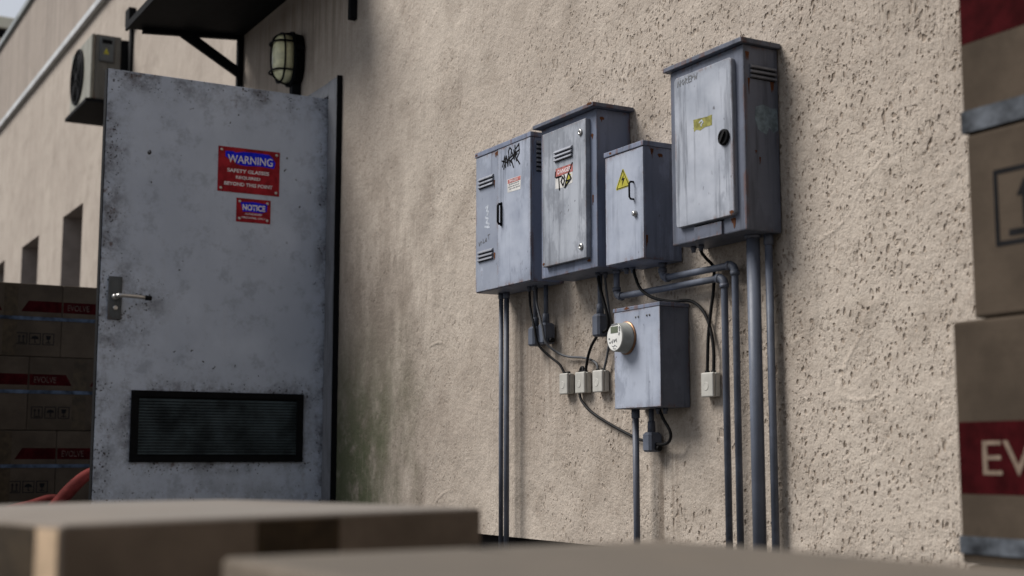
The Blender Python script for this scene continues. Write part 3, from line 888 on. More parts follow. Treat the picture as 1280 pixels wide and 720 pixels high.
# --- meter box
x0, x1, d, z0, z1 = -3.447, -3.207, -.108, .570, .880
o = thing('meter_box', 'lower grey meter box carrying a round white electricity meter', 'meter box', ((x0 + x1) / 2, 0, z0))
g = nb(); box(g, x0, x1, d, -.003, z0, z1 - .012, .003); part('body', g, 'cab_dark', o)
g = nb(); box(g, x0 - .004, x1 + .002, d - .004, -.002, z1 - .012, z1, .002); part('lid', g, 'cab', o)
g = nb()
g = nb(); box(g, x0 + .001, x1 - .001, d - .0022, d - .0002, z0 + .002, z1 - .0125, .0008); part('front_panel_or_lit_sheet', g, 'cab_pale', o)  # pale sheet added so the front reads lit against the darkened body
d -= .0022
for u in (-3.330, -3.316, -3.272, -3.258):
    g = nb(); lathe(g, (u, d, .845), (0, -1, 0), [(0, .0035), (.002, .003), (.0025, .001)], 10)
    part('screw', g, 'darksteel', o)
c = (-3.378, d, .785)
g = nb(); lathe(g, c, (0, -1, 0), [(0, .051), (.004, .051), (.006, .046)], 40); rg = part('meter_ring', g, 'copper', o)
g = nb(); lathe(g, c, (0, -1, 0), [(.0062, .0475), (.010, .0475), (.012, .045), (.042, .0435), (.044, .0415)], 40); mb = part('meter_casing', g, 'meterbody', o)
g = nb(); lathe(g, c, (0, -1, 0), [(.0441, .0405), (.0455, .0398)], 40); mf = part('meter_face', g, 'meterface', o)
ps = front(d - .0455)
g = nb(); rect(g, ps, -3.398, -3.359, .798, .818, 0, .0006); part('display', g, 'lcd', mf)
g = nb()
for a in ([(-3.392, .823), (-3.364, .825)], [(-3.352, .815), (-3.350, .803)], [(-3.352, .797), (-3.354, .791)], [(-3.408, .782), (-3.404, .782)], [(-3.404, .770), (-3.400, .770)]):
    stroke(g, ps, a, .0045)
for a in ([(-3.395, .775), (-3.390, .768), (-3.385, .779)], [(-3.378, .778), (-3.380, .770), (-3.368, .780), (-3.366, .770)], [(-3.392, .760), (-3.384, .756), (-3.376, .761), (-3.366, .756)], [(-3.386, .751), (-3.372, .750)]):
    stroke(g, ps, a, .002)
part('printed_marks', g, 'faintink', mf)
gland(o, -3.289, -.060, z0); gland(o, -3.268, -.050, z0)

# ------------------------------------------------------------------ rust stains on the cabinets
def rust(o, pl, u, v, w, h, seed):
    rnd = random.Random(seed); top = []; bot = []; n = 7
    for i in range(n + 1):
        t = i / n; a = math.sin(math.pi * t) ** .5
        top.append((u + (t - .5) * w, v + w * .25 * a * rnd.uniform(.5, 1.1)))
        bot.append((u + (t - .5) * w, v - h * a * rnd.choice((.25, .4, .9, .6))))
    g = nb(); poly(g, pl, bot + top[::-1], 0, .0004); part('rust_stain', g, 'rust', o)
byl = lambda t: next(q for q in COL.objects if t in q.get('label', ''))
q = byl('graffiti tag and two'); pf = front(-.1344)
rust(q, front(-.1372), -4.300, 1.531, .018, .006, 1); rust(q, pf, -4.150, 1.513, .026, .022, 2); rust(q, pf, -4.166, 1.150, .012, .045, 3); rust(q, pf, -4.168, 1.415, .010, .035, 4)
q = byl('overhanging lid and red')
rust(q, front(-.1616), -3.500, 1.538, .030, .005, 5); rust(q, front(-.1514), -3.798, 1.063, .014, .009, 6); rust(q, front(-.1334), -3.527, 1.448, .016, .030, 7); rust(q, front(-.1334), -3.550, 1.044, .024, .010, 8); rust(q, side(-3.5018), -.112, 1.500, .018, .025, 9); rust(q, front(-.1334), -3.524, 1.250, .008, .060, 21)
q = byl('yellow lightning')
rust(q, front(-.1452), -3.408, 1.362, .014, .008, 10); rust(q, side(-3.2358), -.110, 1.345, .012, .035, 11); rust(q, side(-3.2358), -.080, 1.330, .020, .014, 12); rust(q, side(-3.2358), -.132, 1.080, .008, .090, 13)
q = byl('round black lock')
rust(q, front(-.1414), -2.829, 1.086, .018, .012, 14); rust(q, front(-.1264), -2.840, 1.068, .022, .030, 15); rust(q, front(-.1264), -3.086, 1.500, .008, .060, 16); rust(q, side(-2.7848), -.112, 1.525, .014, .030, 17); rust(q, side(-2.7848), -.108, 1.452, .008, .050, 18); rust(q, side(-2.7848), -.026, 1.452, .014, .034, 19); rust(q, side(-2.7848), -.075, 1.235, .006, .035, 20); rust(q, side(-2.7848), -.088, 1.252, .007, .010, 23)
q = byl('lower grey meter')
rust(q, front(-.1124), -3.375, .874, .026, .004, 22)
# ------------------------------------------------------------------ pipes
def fillet(pts, r, n=6):
    P = [Vector(p) for p in pts]; out = [P[0]]; corner = []
    for i in range(1, len(P) - 1):
        a = (P[i - 1] - P[i]).normalized(); b = (P[i + 1] - P[i]).normalized()
        p0 = P[i] + a * r; p1 = P[i] + b * r; seg = []
        for k in range(n + 1):
            t = k / n
            seg.append(p0 * (1 - t) ** 2 + P[i] * 2 * t * (1 - t) + p1 * t * t)
        out += seg; corner.append(seg)
    out.append(P[-1])
    return out, corner

def pipe(label, pts, r, couplings=(), bend=.024, group='slate grey pipes on the beige wall', name='pipe'):
    base = Vector(pts[-1])
    o = thing(name, label, 'pipe', base, group)
    path, corners = fillet(pts, bend)
    g = nb(); tube(g, path, r, 18); part('tube', g, 'pipe', o)
    for seg in corners:
        g = nb(); tube(g, seg, r * 1.16, 18)
        for e in (0, -1):
            dr = (seg[1] - seg[0]).normalized() if e == 0 else (seg[-1] - seg[-2]).normalized()
            tube(g, [seg[e] - dr * .006, seg[e] + dr * .006], r * 1.36, 18)
        part('elbow', g, 'pipe', o)
    for cpt in couplings:
        g = nb(); x, y, z, h = cpt
        tube(g, [(x, y, z), (x, y, z - h), (x, y, z - h - .002)], [r * 1.28, r * 1.28, r * 1.05], 18); part('coupling', g, 'pipe', o)
    return o
pipe('left of two slim pipes running side by side below the graffiti cabinet', [(-4.267, -.050, 1.022), (-4.267, -.050, 0)], .0085, [(-4.267, -.05, 1.021, .02)])
pipe('right of two slim pipes running side by side below the graffiti cabinet', [(-4.227, -.050, 1.022), (-4.227, -.050, 0)], .0098, [(-4.227, -.05, 1.021, .02)])
pipe('single slim pipe running down from the meter box', [(-3.422, -.050, .572), (-3.422, -.050, 0)], .0102, [(-3.422, -.05, .571, .026)])
pipe('lower of two pipes that bend sideways, ending above the meter box', [(-3.533, -.040, 1.022), (-3.533, -.040, .931), (-2.992, -.040, .931), (-2.992, -.040, 0)], .0100, [(-3.533, -.04, 1.02, .012)])
pipe('upper of two pipes that bend sideways, starting under the lightning cabinet', [(-3.286, -.040, 1.014), (-3.286, -.040, .962), (-2.944, -.040, .962), (-2.944, -.040, 0)], .0100, [(-3.286, -.04, 1.012, .014)])
pipe('thickest pipe, running straight down from the large near cabinet', [(-2.849, -.052, 1.033), (-2.849, -.052, 0)], .0185, [(-2.849, -.052, 1.032, .008)])
pipe('thin straight pipe right beside the thickest pipe', [(-2.813, -.028, 1.033), (-2.813, -.028, 0)], .0105, [(-2.813, -.028, 1.032, .03)])

def conduit(label, x, y, ztop, zb1, zb0, knob=True):
    o = thing('conduit_body', label, 'conduit', (x, y, zb0), 'dark conduit bodies hanging below the cabinets')
    g = nb(); tube(g, [(x, y, ztop), (x, y, zb1 - .002)], .0082, 14); part('tube', g, 'pipe', o)
    g = nb(); tube(g, [(x, y, zb1 + .034), (x, y, zb1 + .032), (x, y, zb1)], [.0085, .0115, .0125], 16); part('coupling', g, 'pipe', o)
    g = nb()
    w, dd, ch = .021, .022, .007
    o8 = [(-w + ch, -dd), (w - ch, -dd), (w, -dd + ch), (w, dd), (-w, dd), (-w, -dd + ch)]
    rings = []
    for z, s in ((zb0, .8), (zb0 + .006, 1), (zb1 - .008, 1), (zb1, .7)):
        rings.append([g.verts.new((x + u * s, y + v * s, z)) for u, v in o8])
    for p, q in zip(rings, rings[1:]):
        for k in range(6): g.faces.new((p[k], p[(k + 1) % 6], q[(k + 1) % 6], q[k]))
    g.faces.new(rings[0]); g.faces.new(rings[-1])
    b = part('body', g, 'pipe', o)
    if knob:
        g = nb(); lathe(g, (x + w - .001, y + .004, zb0 + .012), (1, 0, 0), [(0, .008), (.008, .008), (.009, .009), (.017, .009), (.018, .006)], 14); part('knob', g, 'rubber', o)
conduit('left of two dark conduit bodies side by side under the graffiti cabinet', -4.052, -.032, 1.022, .880, .812, False)
conduit('right of two dark conduit bodies side by side, with a small knob', -3.981, -.032, 1.022, .887, .814)
conduit('dark conduit body hanging below the tall DANGER cabinet', -3.641, -.032, 1.020, .887, .813, False)
conduit('dark conduit body hanging under the meter box', -3.365, -.032, .572, .500, .440)

# ------------------------------------------------------------------ junction boxes
def junction(label, x0, x1, z0, z1, group):
    d = -.031
    o = thing('junction_box', label, 'junction box', ((x0 + x1) / 2, 0, z0), group)
    g = nb(); box(g, x0, x1, d + .011, -.002, z0 + .001, z1 - .001, .003); part('back_half', g, 'junction', o)
    g = nb(); box(g, x0 + .0005, x1 - .0005, d, d + .0108, z0, z1, .004, 3); c = part('cover', g, 'junction', o)
    g = nb(); lathe(g, ((x0 + x1) / 2 - .004, d, (z0 + z1) / 2 - .004), (0, -1, 0), [(0, .0125), (.0008, .012), (.0009, .010), (.0004, .0095)], 22); part('embossed_ring', g, 'junction', c)
    for u in (x0 + .014, x1 - .014):
        g = nb(); lathe(g, (u, -.0165, z1 - .002), (0, 0, 1), [(0, .0075), (.006, .0075), (.008, .006)], 14); part('cable_gland', g, 'rubber', o)
GJ = 'three small grey junction boxes in a row'
junction('left of three small grey junction boxes in a row', -3.899, -3.847, .636, .707, GJ)
junction('middle of three small grey junction boxes in a row', -3.800, -3.741, .635, .706, GJ)
junction('right of three small grey junction boxes in a row, beside the meter box', -3.694, -3.635, .634, .706, GJ)
junction('lone small grey junction box between meter box and bent pipes', -3.121, -3.064, .596, .667, 'lone junction box')

# ------------------------------------------------------------------ cables
def cable(label, pts, r, m='rubber'):
    base = min((Vector(p) for p in pts), key=lambda p: p.z)
    g = nb(); tube(g, spline(pts, 8), r * 1.15, 10)
    single('cable', g, m, label, 'cable', base)
cable('black cable curving from the graffiti cabinet to the left junction box', [(-4.048, -.060, 1.024), (-4.040, -.060, .947), (-4.005, -.065, .873), (-3.989, -.058, .811), (-3.951, -.035, .769), (-3.910, -.022, .740), (-3.885, -.017, .707)], .0038)
cable('grey cable sweeping from the graffiti cabinet to the right junction box', [(-4.013, -.060, 1.027), (-3.988, -.065, .953), (-3.951, -.065, .869), (-3.939, -.058, .814), (-3.909, -.028, .779), (-3.861, -.015, .763), (-3.776, -.012, .754), (-3.722, -.012, .742), (-3.688, -.015, .726), (-3.680, -.0165, .706)], .0036, 'greycable')
cable('short black cable from the DANGER cabinet conduit to the middle junction box', [(-3.650, -.035, .821), (-3.694, -.030, .791), (-3.724, -.025, .759), (-3.745, -.019, .728), (-3.755, -.0165, .703)], .0042)
cable('black cable sagging below the middle junction box to the meter conduit', [(-3.772, -.0165, .704), (-3.776, -.012, .720), (-3.790, -.010, .722), (-3.8015, -.008, .708), (-3.8035, -.008, .670), (-3.803, -.010, .638), (-3.780, -.014, .608), (-3.725, -.012, .571), (-3.622, -.012, .531), (-3.522, -.012, .498), (-3.452, -.018, .480), (-3.380, -.030, .470)], .0042)
cable('short black cable looping from the meter conduit up into the meter box', [(-3.345, -.030, .464), (-3.310, -.034, .462), (-3.270, -.040, .468), (-3.250, -.045, .485), (-3.250, -.050, .506), (-3.270, -.055, .535), (-3.289, -.060, .571)], .0042)
cable('black cable kinking down from the DANGER cabinet into its conduit', [(-3.612, -.060, 1.012), (-3.597, -.060, .963), (-3.584, -.055, .918), (-3.572, -.050, .874), (-3.574, -.045, .848), (-3.592, -.038, .832), (-3.625, -.034, .826)], .0046)
cable('dark grey cable dropping from the DANGER cabinet to the right junction box', [(-3.598, -.042, 1.014), (-3.590, -.042, .963), (-3.583, -.036, .886), (-3.592, -.026, .830), (-3.618, -.019, .762), (-3.646, -.0165, .704)], .0036, 'greycable')
cable('black cable passing over the meter box to the lone junction box', [(-3.413, -.060, 1.012), (-3.396, -.062, .975), (-3.367, -.062, .935), (-3.316, -.052, .905), (-3.254, -.030, .889), (-3.189, -.016, .886), (-3.134, -.013, .857), (-3.097, -.013, .804), (-3.078, -.015, .734), (-3.0775, -.0165, .665)], .0042)
cable('black cable dropping straight from the large near cabinet to the lone junction box', [(-3.056, -.070, 1.031), (-3.055, -.070, 1.010), (-3.050, -.058, .992), (-3.062, -.022, .972), (-3.073, -.012, .945), (-3.078, -.012, .898), (-3.087, -.014, .852), (-3.100, -.016, .771), (-3.107, -.0165, .665)], .0042)

# ------------------------------------------------------------------ canopy over the door
def make_canopy():
    o = thing('door_canopy', 'black steel canopy on angled brackets above the open door', 'canopy', (-6.6, 0, 2.52))
    xa, xb = -7.50, -5.70
    g = nb()
    # deck falls slightly outwards
    vs = []
    for x in (xa, xb):
        for y, z in ((-.66, 2.838), (-.66, 2.856), (0.0, 2.916), (0.0, 2.890)):
            vs.append(g.verts.new((x, y, z)))
    for f in ((0, 1, 2, 3), (4, 7, 6, 5), (0, 4, 5, 1), (1, 5, 6, 2), (2, 6, 7, 3), (3, 7, 4, 0)): g.faces.new([vs[i] for i in f])
    part('deck', g, 'black', o)
    g = nb(); box(g, xa - .012, xb + .012, -.675, -.6605, 2.828, 2.870, .002); part('front_trim', g, 'black', o)
    for x in (-7.455, -5.775):
        h = .017
        g = nb(); box(g, x - h, x + h, -.036, -.001, 2.50, 2.885, .002); p = part('bracket', g, 'black', o)
        g = nb(); v = []
        for xx in (x - h + .001, x + h - .001):
            for y, z in ((-.59, 2.812), (-.59, 2.840), (-.037, 2.886), (-.037, 2.862)): v.append(g.verts.new((xx, y, z)))
        for f in ((0, 1, 2, 3), (4, 7, 6, 5), (0, 4, 5, 1), (1, 5, 6, 2), (2, 6, 7, 3), (3, 7, 4, 0)): g.faces.new([v[i] for i in f])
        part('bracket_arm', g, 'black', p)
        g = nb(); v = []
        for xx in (x - h + .003, x + h - .003):
            for y, z in ((-.375, 2.829), (-.275, 2.839), (-.0365, 2.700), (-.0365, 2.640)): v.append(g.verts.new((xx, y, z)))
        for f in ((0, 1, 2, 3), (4, 7, 6, 5), (0, 4, 5, 1), (1, 5, 6, 2), (2, 6, 7, 3), (3, 7, 4, 0)): g.faces.new([v[i] for i in f])
        part('bracket_strut', g, 'black', p)
make_canopy()

# ------------------------------------------------------------------ bulkhead lamp
def make_lamp():
    cx, cz = -6.515, 2.492
    hw, hh = .088, .146
    o = thing('bulkhead_lamp', 'oval caged bulkhead lamp with yellowed glass on the wall under the canopy', 'lamp', (cx, 0, cz - hh))
    def oval(g, y, s, k=0.0, n=36):
        w, h = hw * s - k, hh * s - k
        r = w * .92
        out = []
        for i in range(n):
            t = 2 * math.pi * i / n
            c, q = math.cos(t), math.sin(t)
            out.append(g.verts.new((cx + math.copysign(abs(c) ** .75, c) * w, y, cz + math.copysign(abs(q) ** .8, q) * h)))
        return out
    def loft(g, rings, cap0=True, cap1=True):
        n = len(rings[0])
        for p, q in zip(rings, rings[1:]):
            for k in range(n): g.faces.new((p[k], p[(k + 1) % n], q[(k + 1) % n], q[k])).smooth = True
        if cap0: g.faces.new(rings[0])
        if cap1: g.faces.new(rings[-1][::-1])
    g = nb(); loft(g, [oval(g, -.004, .93), oval(g, -.045, .96), oval(g, -.047, 1.0), oval(g, -.060, 1.0), oval(g, -.063, .96)]); part('back_box', g, 'black', o)
    g = nb(); loft(g, [oval(g, -.0635, .86), oval(g, -.100, .84), oval(g, -.128, .78), oval(g, -.143, .62), oval(g, -.150, .35)]); part('glass', g, 'glassyellow', o)
    g = nb()
    for s in (-1, 1):
        zz = cz + s * hh * .52
        tube(g, spline([(cx - hw * .93, -.062, zz), (cx - hw * .86, -.115, zz), (cx - hw * .55, -.150, zz), (cx, -.158, zz), (cx + hw * .55, -.150, zz), (cx + hw * .86, -.115, zz), (cx + hw * .93, -.062, zz)], 5), .0055, 8)
    for u in (-.0, ):
        tube(g, spline([(cx + u, -.062, cz - hh * .95), (cx + u, -.115, cz - hh * .86), (cx + u, -.150, cz - hh * .6), (cx + u, -.159, cz), (cx + u, -.150, cz + hh * .6), (cx + u, -.115, cz + hh * .86), (cx + u, -.062, cz + hh * .95)], 5), .0055, 8)
    pr = [(oval(g, -.105, .86)), oval(g, -.105, .92), oval(g, -.113, .92), oval(g, -.113, .86)]
    for p, q in zip(pr, pr[1:] + pr[:1]):
        n = len(p)
        for k in range(n): g.faces.new((p[k], p[(k + 1) % n], q[(k + 1) % n], q[k]))
    part('guard', g, 'black', o)
    g = nb(); box(g, cx + hw * .9, cx + hw * .9 + .02, -.045, -.01, cz + .035, cz + .055, .002); box(g, cx + hw * .9, cx + hw * .9 + .012, -.06, -.035, cz + .0, cz + .018, .002); part('latch', g, 'black', o)
    g = nb(); box(g, cx - .015, cx + .03, -.05, -.002, cz - hh - .085, cz - hh + .012, .003); part('cable_entry', g, 'black', o)
make_lamp()

# ------------------------------------------------------------------ air conditioner far along the wall
def make_ac():
    xa, xb, yf, yb, z0, z1 = -10.86, -10.15, -.297, -.075, 3.115, 3.617
    o = thing('air_conditioner', 'dirty air conditioner unit with round black fan, mounted high on the far wall', 'air conditioner', ((xa + xb) / 2, 0, z0))
    g = nb(); box(g, xa, xb, yf + .03, yb, z0, z1, .006); part('casing', g, 'acside', o)
    g = nb(); box(g, xa - .002, xb + .002, yf, yf + .0295, z0 - .002, z1 + .002, .012, 3); fp = part('front_panel_or_lit_sheet', g, 'ac', o)
    c = (-10.60, yf, 3.385)
    g = nb(); lathe(g, c, (0, -1, 0), [(0, .222), (.012, .220), (.016, .208), (.010, .204), (-.0005, .204)], 48); part('fan_ring', g, 'black', fp)
    g = nb()
    for r in (.05, .08, .11, .14, .17, .195):
        pts = [(c[0] + r * math.cos(2 * math.pi * i / 32), yf - .012, c[2] + r * math.sin(2 * math.pi * i / 32)) for i in range(33)]
        tube(g, pts, .0025, 6, False)
    for i in range(8):
        t = math.pi * i / 4 + .2
        tube(g, [(c[0] + .03 * math.cos(t), yf - .0125, c[2] + .03 * math.sin(t)), (c[0] + .205 * math.cos(t), yf - .0125, c[2] + .205 * math.sin(t))], .0025, 6)
    lathe(g, (c[0], yf - .004, c[2]), (0, -1, 0), [(0, .035), (.012, .032)], 20)
    part('fan_grille', g, 'black', fp)
    g = nb()
    for i in range(5):
        t0 = 2 * math.pi * i / 5
        q = []
        for t, r in ((t0 - .35, .05), (t0 - .45, .185), (t0 + .3, .19), (t0 + .35, .05)):
            q.append(g.verts.new((c[0] + r * math.cos(t), yf - .004 - .004 * (t > t0), c[2] + r * math.sin(t))))
        g.faces.new(q)
    part('fan_blades', g, 'rubber', fp)
    g = nb(); box(g, xb - .001, xb + .022, -.238, -.128, 3.405, 3.598, .008); e = part('terminal_cover', g, 'darksteel', o)
    ps = side(xb + .022)
    g = nb(); poly(g, ps, [(-.212, 3.462), (-.168, 3.462), (-.190, 3.512)], 0, .001); part('warning_triangle', g, 'yellow', e)
    g = nb(); rect(g, ps, -.222, -.150, 3.545, 3.575, 0, .004); part('grip_recess', g, 'black', e)
    g = nb()
    box(g, xa - .02, xb + .01, yf - .03, -.0, z0 - .03, z0 - .003, .002)
    for x in (xa + .1, xb - .1): box(g, x - .02, x + .02, -.04, -.001, z0 - .16, z0 - .031, .002)
    box(g, xa + .05, xb + .006, yb + .001, -.001, z0 + .02, z1 - .02, .002)
    part('wall_bracket', g, 'black', o)
make_ac()
o = thing('wall_conduit', 'thin black conduit with a small box on top, beside the air conditioner', 'conduit', (-10.09, 0, 2.3))
g = nb(); tube(g, [(-10.09, -.018, 2.3), (-10.09, -.018, 3.70)], .017, 10); part('tube', g, 'black', o)
g = nb(); box(g, -10.15, -10.03, -.055, -.002, 3.70, 3.83, .004); part('box', g, 'black', o)

# ------------------------------------------------------------------ cartons
def carton(label, group, w, dp, h, loc, rz, mat, bulge=0.0, tape=True, bands=(), band_z=(.62, .77), letters=None, icons=None, tape_w=.08, lt_h=None, name='carton', tape_u=0.0, drop=.999, text_z=None, lt_m='bandtext'):
    """local frame: front face -y, width along x, standing on z=0"""
    o = thing(name, label, 'carton', loc, group, rz, local=True)
    g = nb(); box(g, -w / 2, w / 2, -dp / 2, dp / 2, 0, h, .005, 2)
    if bulge:
        top = [f for f in g.faces if f.normal.z > .9 or f.calc_center_median().z > h - .0001]
        bmesh.ops.subdivide_edges(g, edges=list({e for f in top for e in f.edges}), cuts=7, use_grid_fill=True)
        for v in g.verts:
            if v.co.z > h - .0002:
                a = max(0, 1 - (2 * v.co.x / w) ** 2) * max(0, 1 - (2 * v.co.y / dp) ** 2)
                v.co.z += bulge * a ** .6
    b = part('board', g, mat, o)
    pl = front(-dp / 2)
    # flap seam on top
    g = nb(); box(g, -w / 2 + .006, w / 2 - .006, -.0015, .0015, h - .0005, h + .0006 + bulge * .4); part('flap_seam', g, 'ink', b)
    if tape:
        g = nb(); u0, u1 = tape_u - tape_w / 2, tape_u + tape_w / 2
        rect(g, pl, u0, u1, h * (1 - drop) + .002, h - .004, 0, .0007)
        part('tape', g, 'tape', o)
    for pts in bands:
        g = nb(); poly(g, pl, [(u * w / 2, (band_z[0] if v == 0 else band_z[1]) * h) for u, v in pts], 0, .0005); part('printed_band', g, 'redband', o)
    if letters:
        s, u, wd = letters
        hh = lt_h or (band_z[1] - band_z[0]) * h * .5
        vz = (band_z[0] + band_z[1]) / 2 * h - hh / 2
        part('lettering', text_bm(s, pl, u, vz, hh, wd, .0, .0009), lt_m, o)
    if icons:
        u, v, s, kinds = icons
        for i, kd in enumerate(kinds):
            g = nb(); a = u + i * s * 1.18
            lw = s * .07
            stroke(g, pl, [(a, v), (a + s * .95, v), (a + s * .95, v + s), (a, v + s), (a, v)], lw, 0, .0006)
            if kd == 'up':
                for q in ((.3, .68) if s < .06 else (.5,)):
                    stroke(g, pl, [(a + q * s * .95, v + s * .24), (a + q * s * .95, v + s * .70)], s * .09, 0, .0006)
                    poly(g, pl, [(a + (q - .14) * s * .95, v + s * .62), (a + (q + .14) * s * .95, v + s * .62), (a + q * s * .95, v + s * .86)], 0, .0007)
                stroke(g, pl, [(a + s * .22, v + s * .13), (a + s * .76, v + s * .13)], s * .09, 0, .0006)
            elif kd == 'umbrella':
                poly(g, pl, [(a + s * .12, v + s * .48), (a + s * .83, v + s * .48), (a + s * .72, v + s * .70), (a + s * .475, v + s * .80), (a + s * .23, v + s * .70)], 0, .0006)
                stroke(g, pl, [(a + s * .475, v + s * .48), (a + s * .475, v + s * .18), (a + s * .58, v + s * .18)], s * .08, 0, .0007)
            else:
                poly(g, pl, [(a + s * .24, v + s * .82), (a + s * .32, v + s * .45), (a + s * .63, v + s * .45), (a + s * .71, v + s * .82)], 0, .0006)
                stroke(g, pl, [(a + s * .475, v + s * .45), (a + s * .475, v + s * .18)], s * .08, 0, .0007)
                stroke(g, pl, [(a + s * .28, v + s * .17), (a + s * .67, v + s * .17)], s * .08, 0, .0007)
            part('handling_icon', g, 'ink', o)
    return o

# pallet stack beyond the door, fronts facing the camera side (+x)
GS = 'cartons stacked on the pallet beyond the door'
PX, PH, CW, CH = -6.90, .197, .488, .3605
DEP = .45
rows = [(-1.565, -1.076, -.587), (-1.711, -1.222, -.733), (-1.565, -1.076, -.587)]
words = [['carton at the left of the stack top row, beside the frame edge', 'carton in the stack top row with a brown tape strip down its front', 'carton in the stack top row partly hidden by the open door'],
         ['carton at the left of the stack middle row', 'carton left of centre in the stack middle row', 'carton with its red band ending before the tape, middle row of the stack'],
         ['carton at the left of the stack bottom row, on the pallet', 'carton in the stack bottom row with tape near the frame edge, on the pallet', 'carton in the stack bottom row just beside the door edge, on the pallet']]
for k in range(3):
    zz = PH + (2 - k) * CH
    r0 = rows[k]
    edges = [r0[0] - .489, r0[0], r0[1], r0[2]]
    for i in range(3):
        yc = (edges[i] + edges[i + 1]) / 2
        rightside = k != 1
        if edges[i + 1] < -1.62: pass
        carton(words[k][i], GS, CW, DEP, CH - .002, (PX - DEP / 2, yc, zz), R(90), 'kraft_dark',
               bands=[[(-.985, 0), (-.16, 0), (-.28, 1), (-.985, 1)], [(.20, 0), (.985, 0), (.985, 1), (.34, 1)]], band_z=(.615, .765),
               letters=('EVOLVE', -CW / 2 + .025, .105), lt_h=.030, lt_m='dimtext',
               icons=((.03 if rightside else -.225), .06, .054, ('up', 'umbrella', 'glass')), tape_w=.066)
for k in range(3):
    zz = PH + (2 - k) * CH + .520 * CH
    y0, y1 = rows[k][0] - .489 - .004, rows[k][2] + .004
    g = nb()
    xf, xr = PX + .0015, PX - DEP - .0015
    hgt = .0085
    for q in (((xf - .0005, xf + .0015), (y0, y1)), ((xr - .0015, xr + .0005), (y0, y1)), ((xr + .0005, xf - .0005), (y0 - .0015, y0)), ((xr + .0005, xf - .0005), (y1, y1 + .0015))):
        box(g, q[0][0], q[0][1], q[1][0], q[1][1], zz - hgt, zz + hgt)
    single('packing_strap', g, 'strap', ['blue packing strap round the top row of the carton stack', 'blue packing strap round the middle row of the carton stack', 'blue packing strap round the bottom row of the carton stack'][k], 'strap', (PX, (y0 + y1) / 2, zz), 'straps round the pallet stack')
o = thing('pallet', 'dark wooden pallet under the carton stack beyond the door', 'pallet', (PX - .25, -1.35, 0))
g = nb()
for i in range(7): box(g, PX - .48 + i * .075, PX - .48 + i * .075 + .06, -2.28, -.55, PH - .022, PH - .002, .002)
part('deck_boards', g, 'wood', o)
g = nb()
for x in (PX - .46, PX - .25, PX - .06):
    for y in (-2.2, -1.45, -.66): box(g, x, x + .08, y, y + .1, .022, PH - .0225, .002)
part('blocks', g, 'wood', o)
g = nb()
for x in (PX - .46, PX - .25, PX - .06): box(g, x, x + .09, -2.25, -.55, 0, .0215, .002)
part('runners', g, 'wood', o)

# stack beside the wall on the right
GR = 'cartons stacked against the wall at the right'
XL = -1.576
def rstack(label, xl, z0, h, w=.60, **kw):
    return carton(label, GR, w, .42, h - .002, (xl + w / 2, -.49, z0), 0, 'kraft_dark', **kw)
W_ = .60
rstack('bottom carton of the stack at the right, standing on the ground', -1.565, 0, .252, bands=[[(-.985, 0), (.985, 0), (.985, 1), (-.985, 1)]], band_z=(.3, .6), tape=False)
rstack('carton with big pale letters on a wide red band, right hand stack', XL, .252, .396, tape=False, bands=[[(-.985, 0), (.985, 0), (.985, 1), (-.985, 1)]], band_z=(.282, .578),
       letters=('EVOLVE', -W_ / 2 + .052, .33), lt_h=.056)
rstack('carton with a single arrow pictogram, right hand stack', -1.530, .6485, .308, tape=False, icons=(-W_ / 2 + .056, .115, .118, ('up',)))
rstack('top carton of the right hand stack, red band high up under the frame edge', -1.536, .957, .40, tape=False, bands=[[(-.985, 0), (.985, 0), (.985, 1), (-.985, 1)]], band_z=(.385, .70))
for lab, zz, xl, hgt in (('grey white strap round the lettered carton near the ground', .281, XL, .014), ('grey white strap round the top carton of the right hand stack', .977, -1.536, .0185)):
    g = nb()
    y0, y1, x0, x1 = -.7015, -.2785, xl - .0015, xl + W_ + .0015
    for q in ((x0, x1, y0 - .001, y0 + .001), (x0, x1, y1 - .001, y1 + .001), (x0 - .001, x0 + .001, y0 + .001, y1 - .001), (x1 - .001, x1 + .001, y0 + .001, y1 - .001)):
        box(g, q[0], q[1], q[2], q[3], zz - hgt, zz + hgt)
    single('packing_strap', g, 'wrapstrap', lab, 'strap', (xl + .3, -.49, zz - hgt), 'straps round the right hand stack')

# two cartons close to the camera
def near_carton(label, corner, ang, w, dp, h, mat='kraft_pale', **kw):
    """corner = near-left end of the front edge; ang = direction of the front edge"""
    c = Vector((corner[0], corner[1], 0)); u = Vector((math.cos(ang), math.sin(ang), 0)); v = Vector((-u.y, u.x, 0))
    ctr = c + u * w / 2 + v * dp / 2
    return carton(label, 'cartons in the foreground', w, dp, h, ctr, ang, mat, **kw)
A = near_carton('blurred carton in the left foreground with brown tape on its shaded side', (-1.290, -2.186), R(108.5), .565, .52, .36, bulge=.006, tape_w=.112, tape_u=-.0035)
g = nb(); box(g, -.565 / 2 - .0008, -.565 / 2 + .0001, -.26 + .005, -.26 + .0435, .004, .3555); part('sunlit_strip', g, 'sunlit_board', A, 'pale strip standing in for sunlight along the corner')  # sunlight on the carton corner, put in as a paler colour
g = nb(); box(g, -.565 / 2 - .0009, -.565 / 2 + .0001, -.26 + .044, -.26 + .135, .004, .3565); part('tape', g, 'tape', A)
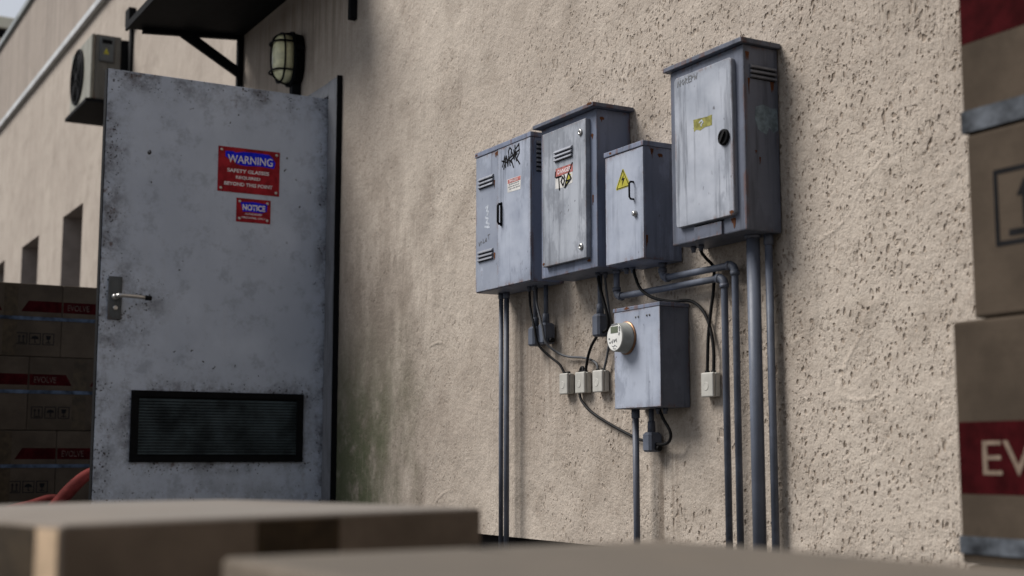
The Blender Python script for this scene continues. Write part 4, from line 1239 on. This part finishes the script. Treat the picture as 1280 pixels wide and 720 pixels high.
B = near_carton('blurred carton in the right foreground, nearest to the camera', (-1.128, -2.087), R(2), .62, .475, .337, mat='kraft_grimy', bulge=.003, tape_w=.06)

# red hose on the ground between stack and door
o = thing('red_hose', 'dusty red soft hose arching up from the ground beside the door edge', 'hose', (-6.45, -1.15, 0))
g = nb()
p = spline([(-6.50, -1.30, .03), (-6.46, -1.22, .13), (-6.43, -1.155, .215), (-6.41, -1.09, .295), (-6.40, -1.03, .348), (-6.40, -.96, .365), (-6.41, -.88, .35), (-6.43, -.80, .26), (-6.45, -.76, .10), (-6.45, -.75, .03)], 6)
tube(g, p, [.024 + .007 * math.sin(i * .11) ** 2 for i in range(len(p))], 14); part('near_length', g, 'hose', o)
g = nb()
p = spline([(-6.44, -1.13, .236), (-6.46, -1.19, .238), (-6.48, -1.26, .215), (-6.50, -1.36, .185), (-6.52, -1.46, .12), (-6.53, -1.52, .03)], 6)
tube(g, p, [.019] * len(p), 12); part('far_length', g, 'hose', o)

# ------------------------------------------------------------------ cream building far behind
o = thing('far_building', 'distant cream building with a dark band below its roof edge', 'building', (-34, 6, 0))
g = nb(); box(g, -42, -34, 1.0, 14, 0, 10.66); part('wall', g, 'cream', o)
g = nb(); box(g, -42.2, -33.8, .8, 14.2, 10.86, 11.15, .02); part('parapet', g, 'cream', o)
g = nb(); box(g, -42.1, -33.9, .9, 14.1, 10.66, 10.86); part('dark_band', g, 'black', o)  # black band between wall and parapet
for y in (2.2, 4.6, 7.0):
    g = nb(); box(g, -34.05, -33.97, y, y + 1.2, 8.6, 10.3); w_ = part('window', g, 'frame', o)
    g = nb(); box(g, -33.97, -33.95, y + .08, y + 1.12, 8.7, 10.2); part('pane', g, 'glass', w_)

# ------------------------------------------------------------------ unseen block added behind the camera to cut sky light
o = thing('sky_blocker', 'unseen dark block added behind the viewer to cut sky light', 'building', (6, -5, 0))
g = nb(); box(g, 5.4, 11, -9, -.05, 0, 5.6); part('wall', g, 'wood', o)  # body of the added sky blocker, not a wall of the place
g = nb(); box(g, 5.36, 5.40, -6, -4.4, 0, 2.4); part('door', g, 'black', o)  # black slab on the added sky blocker, not a door of the place
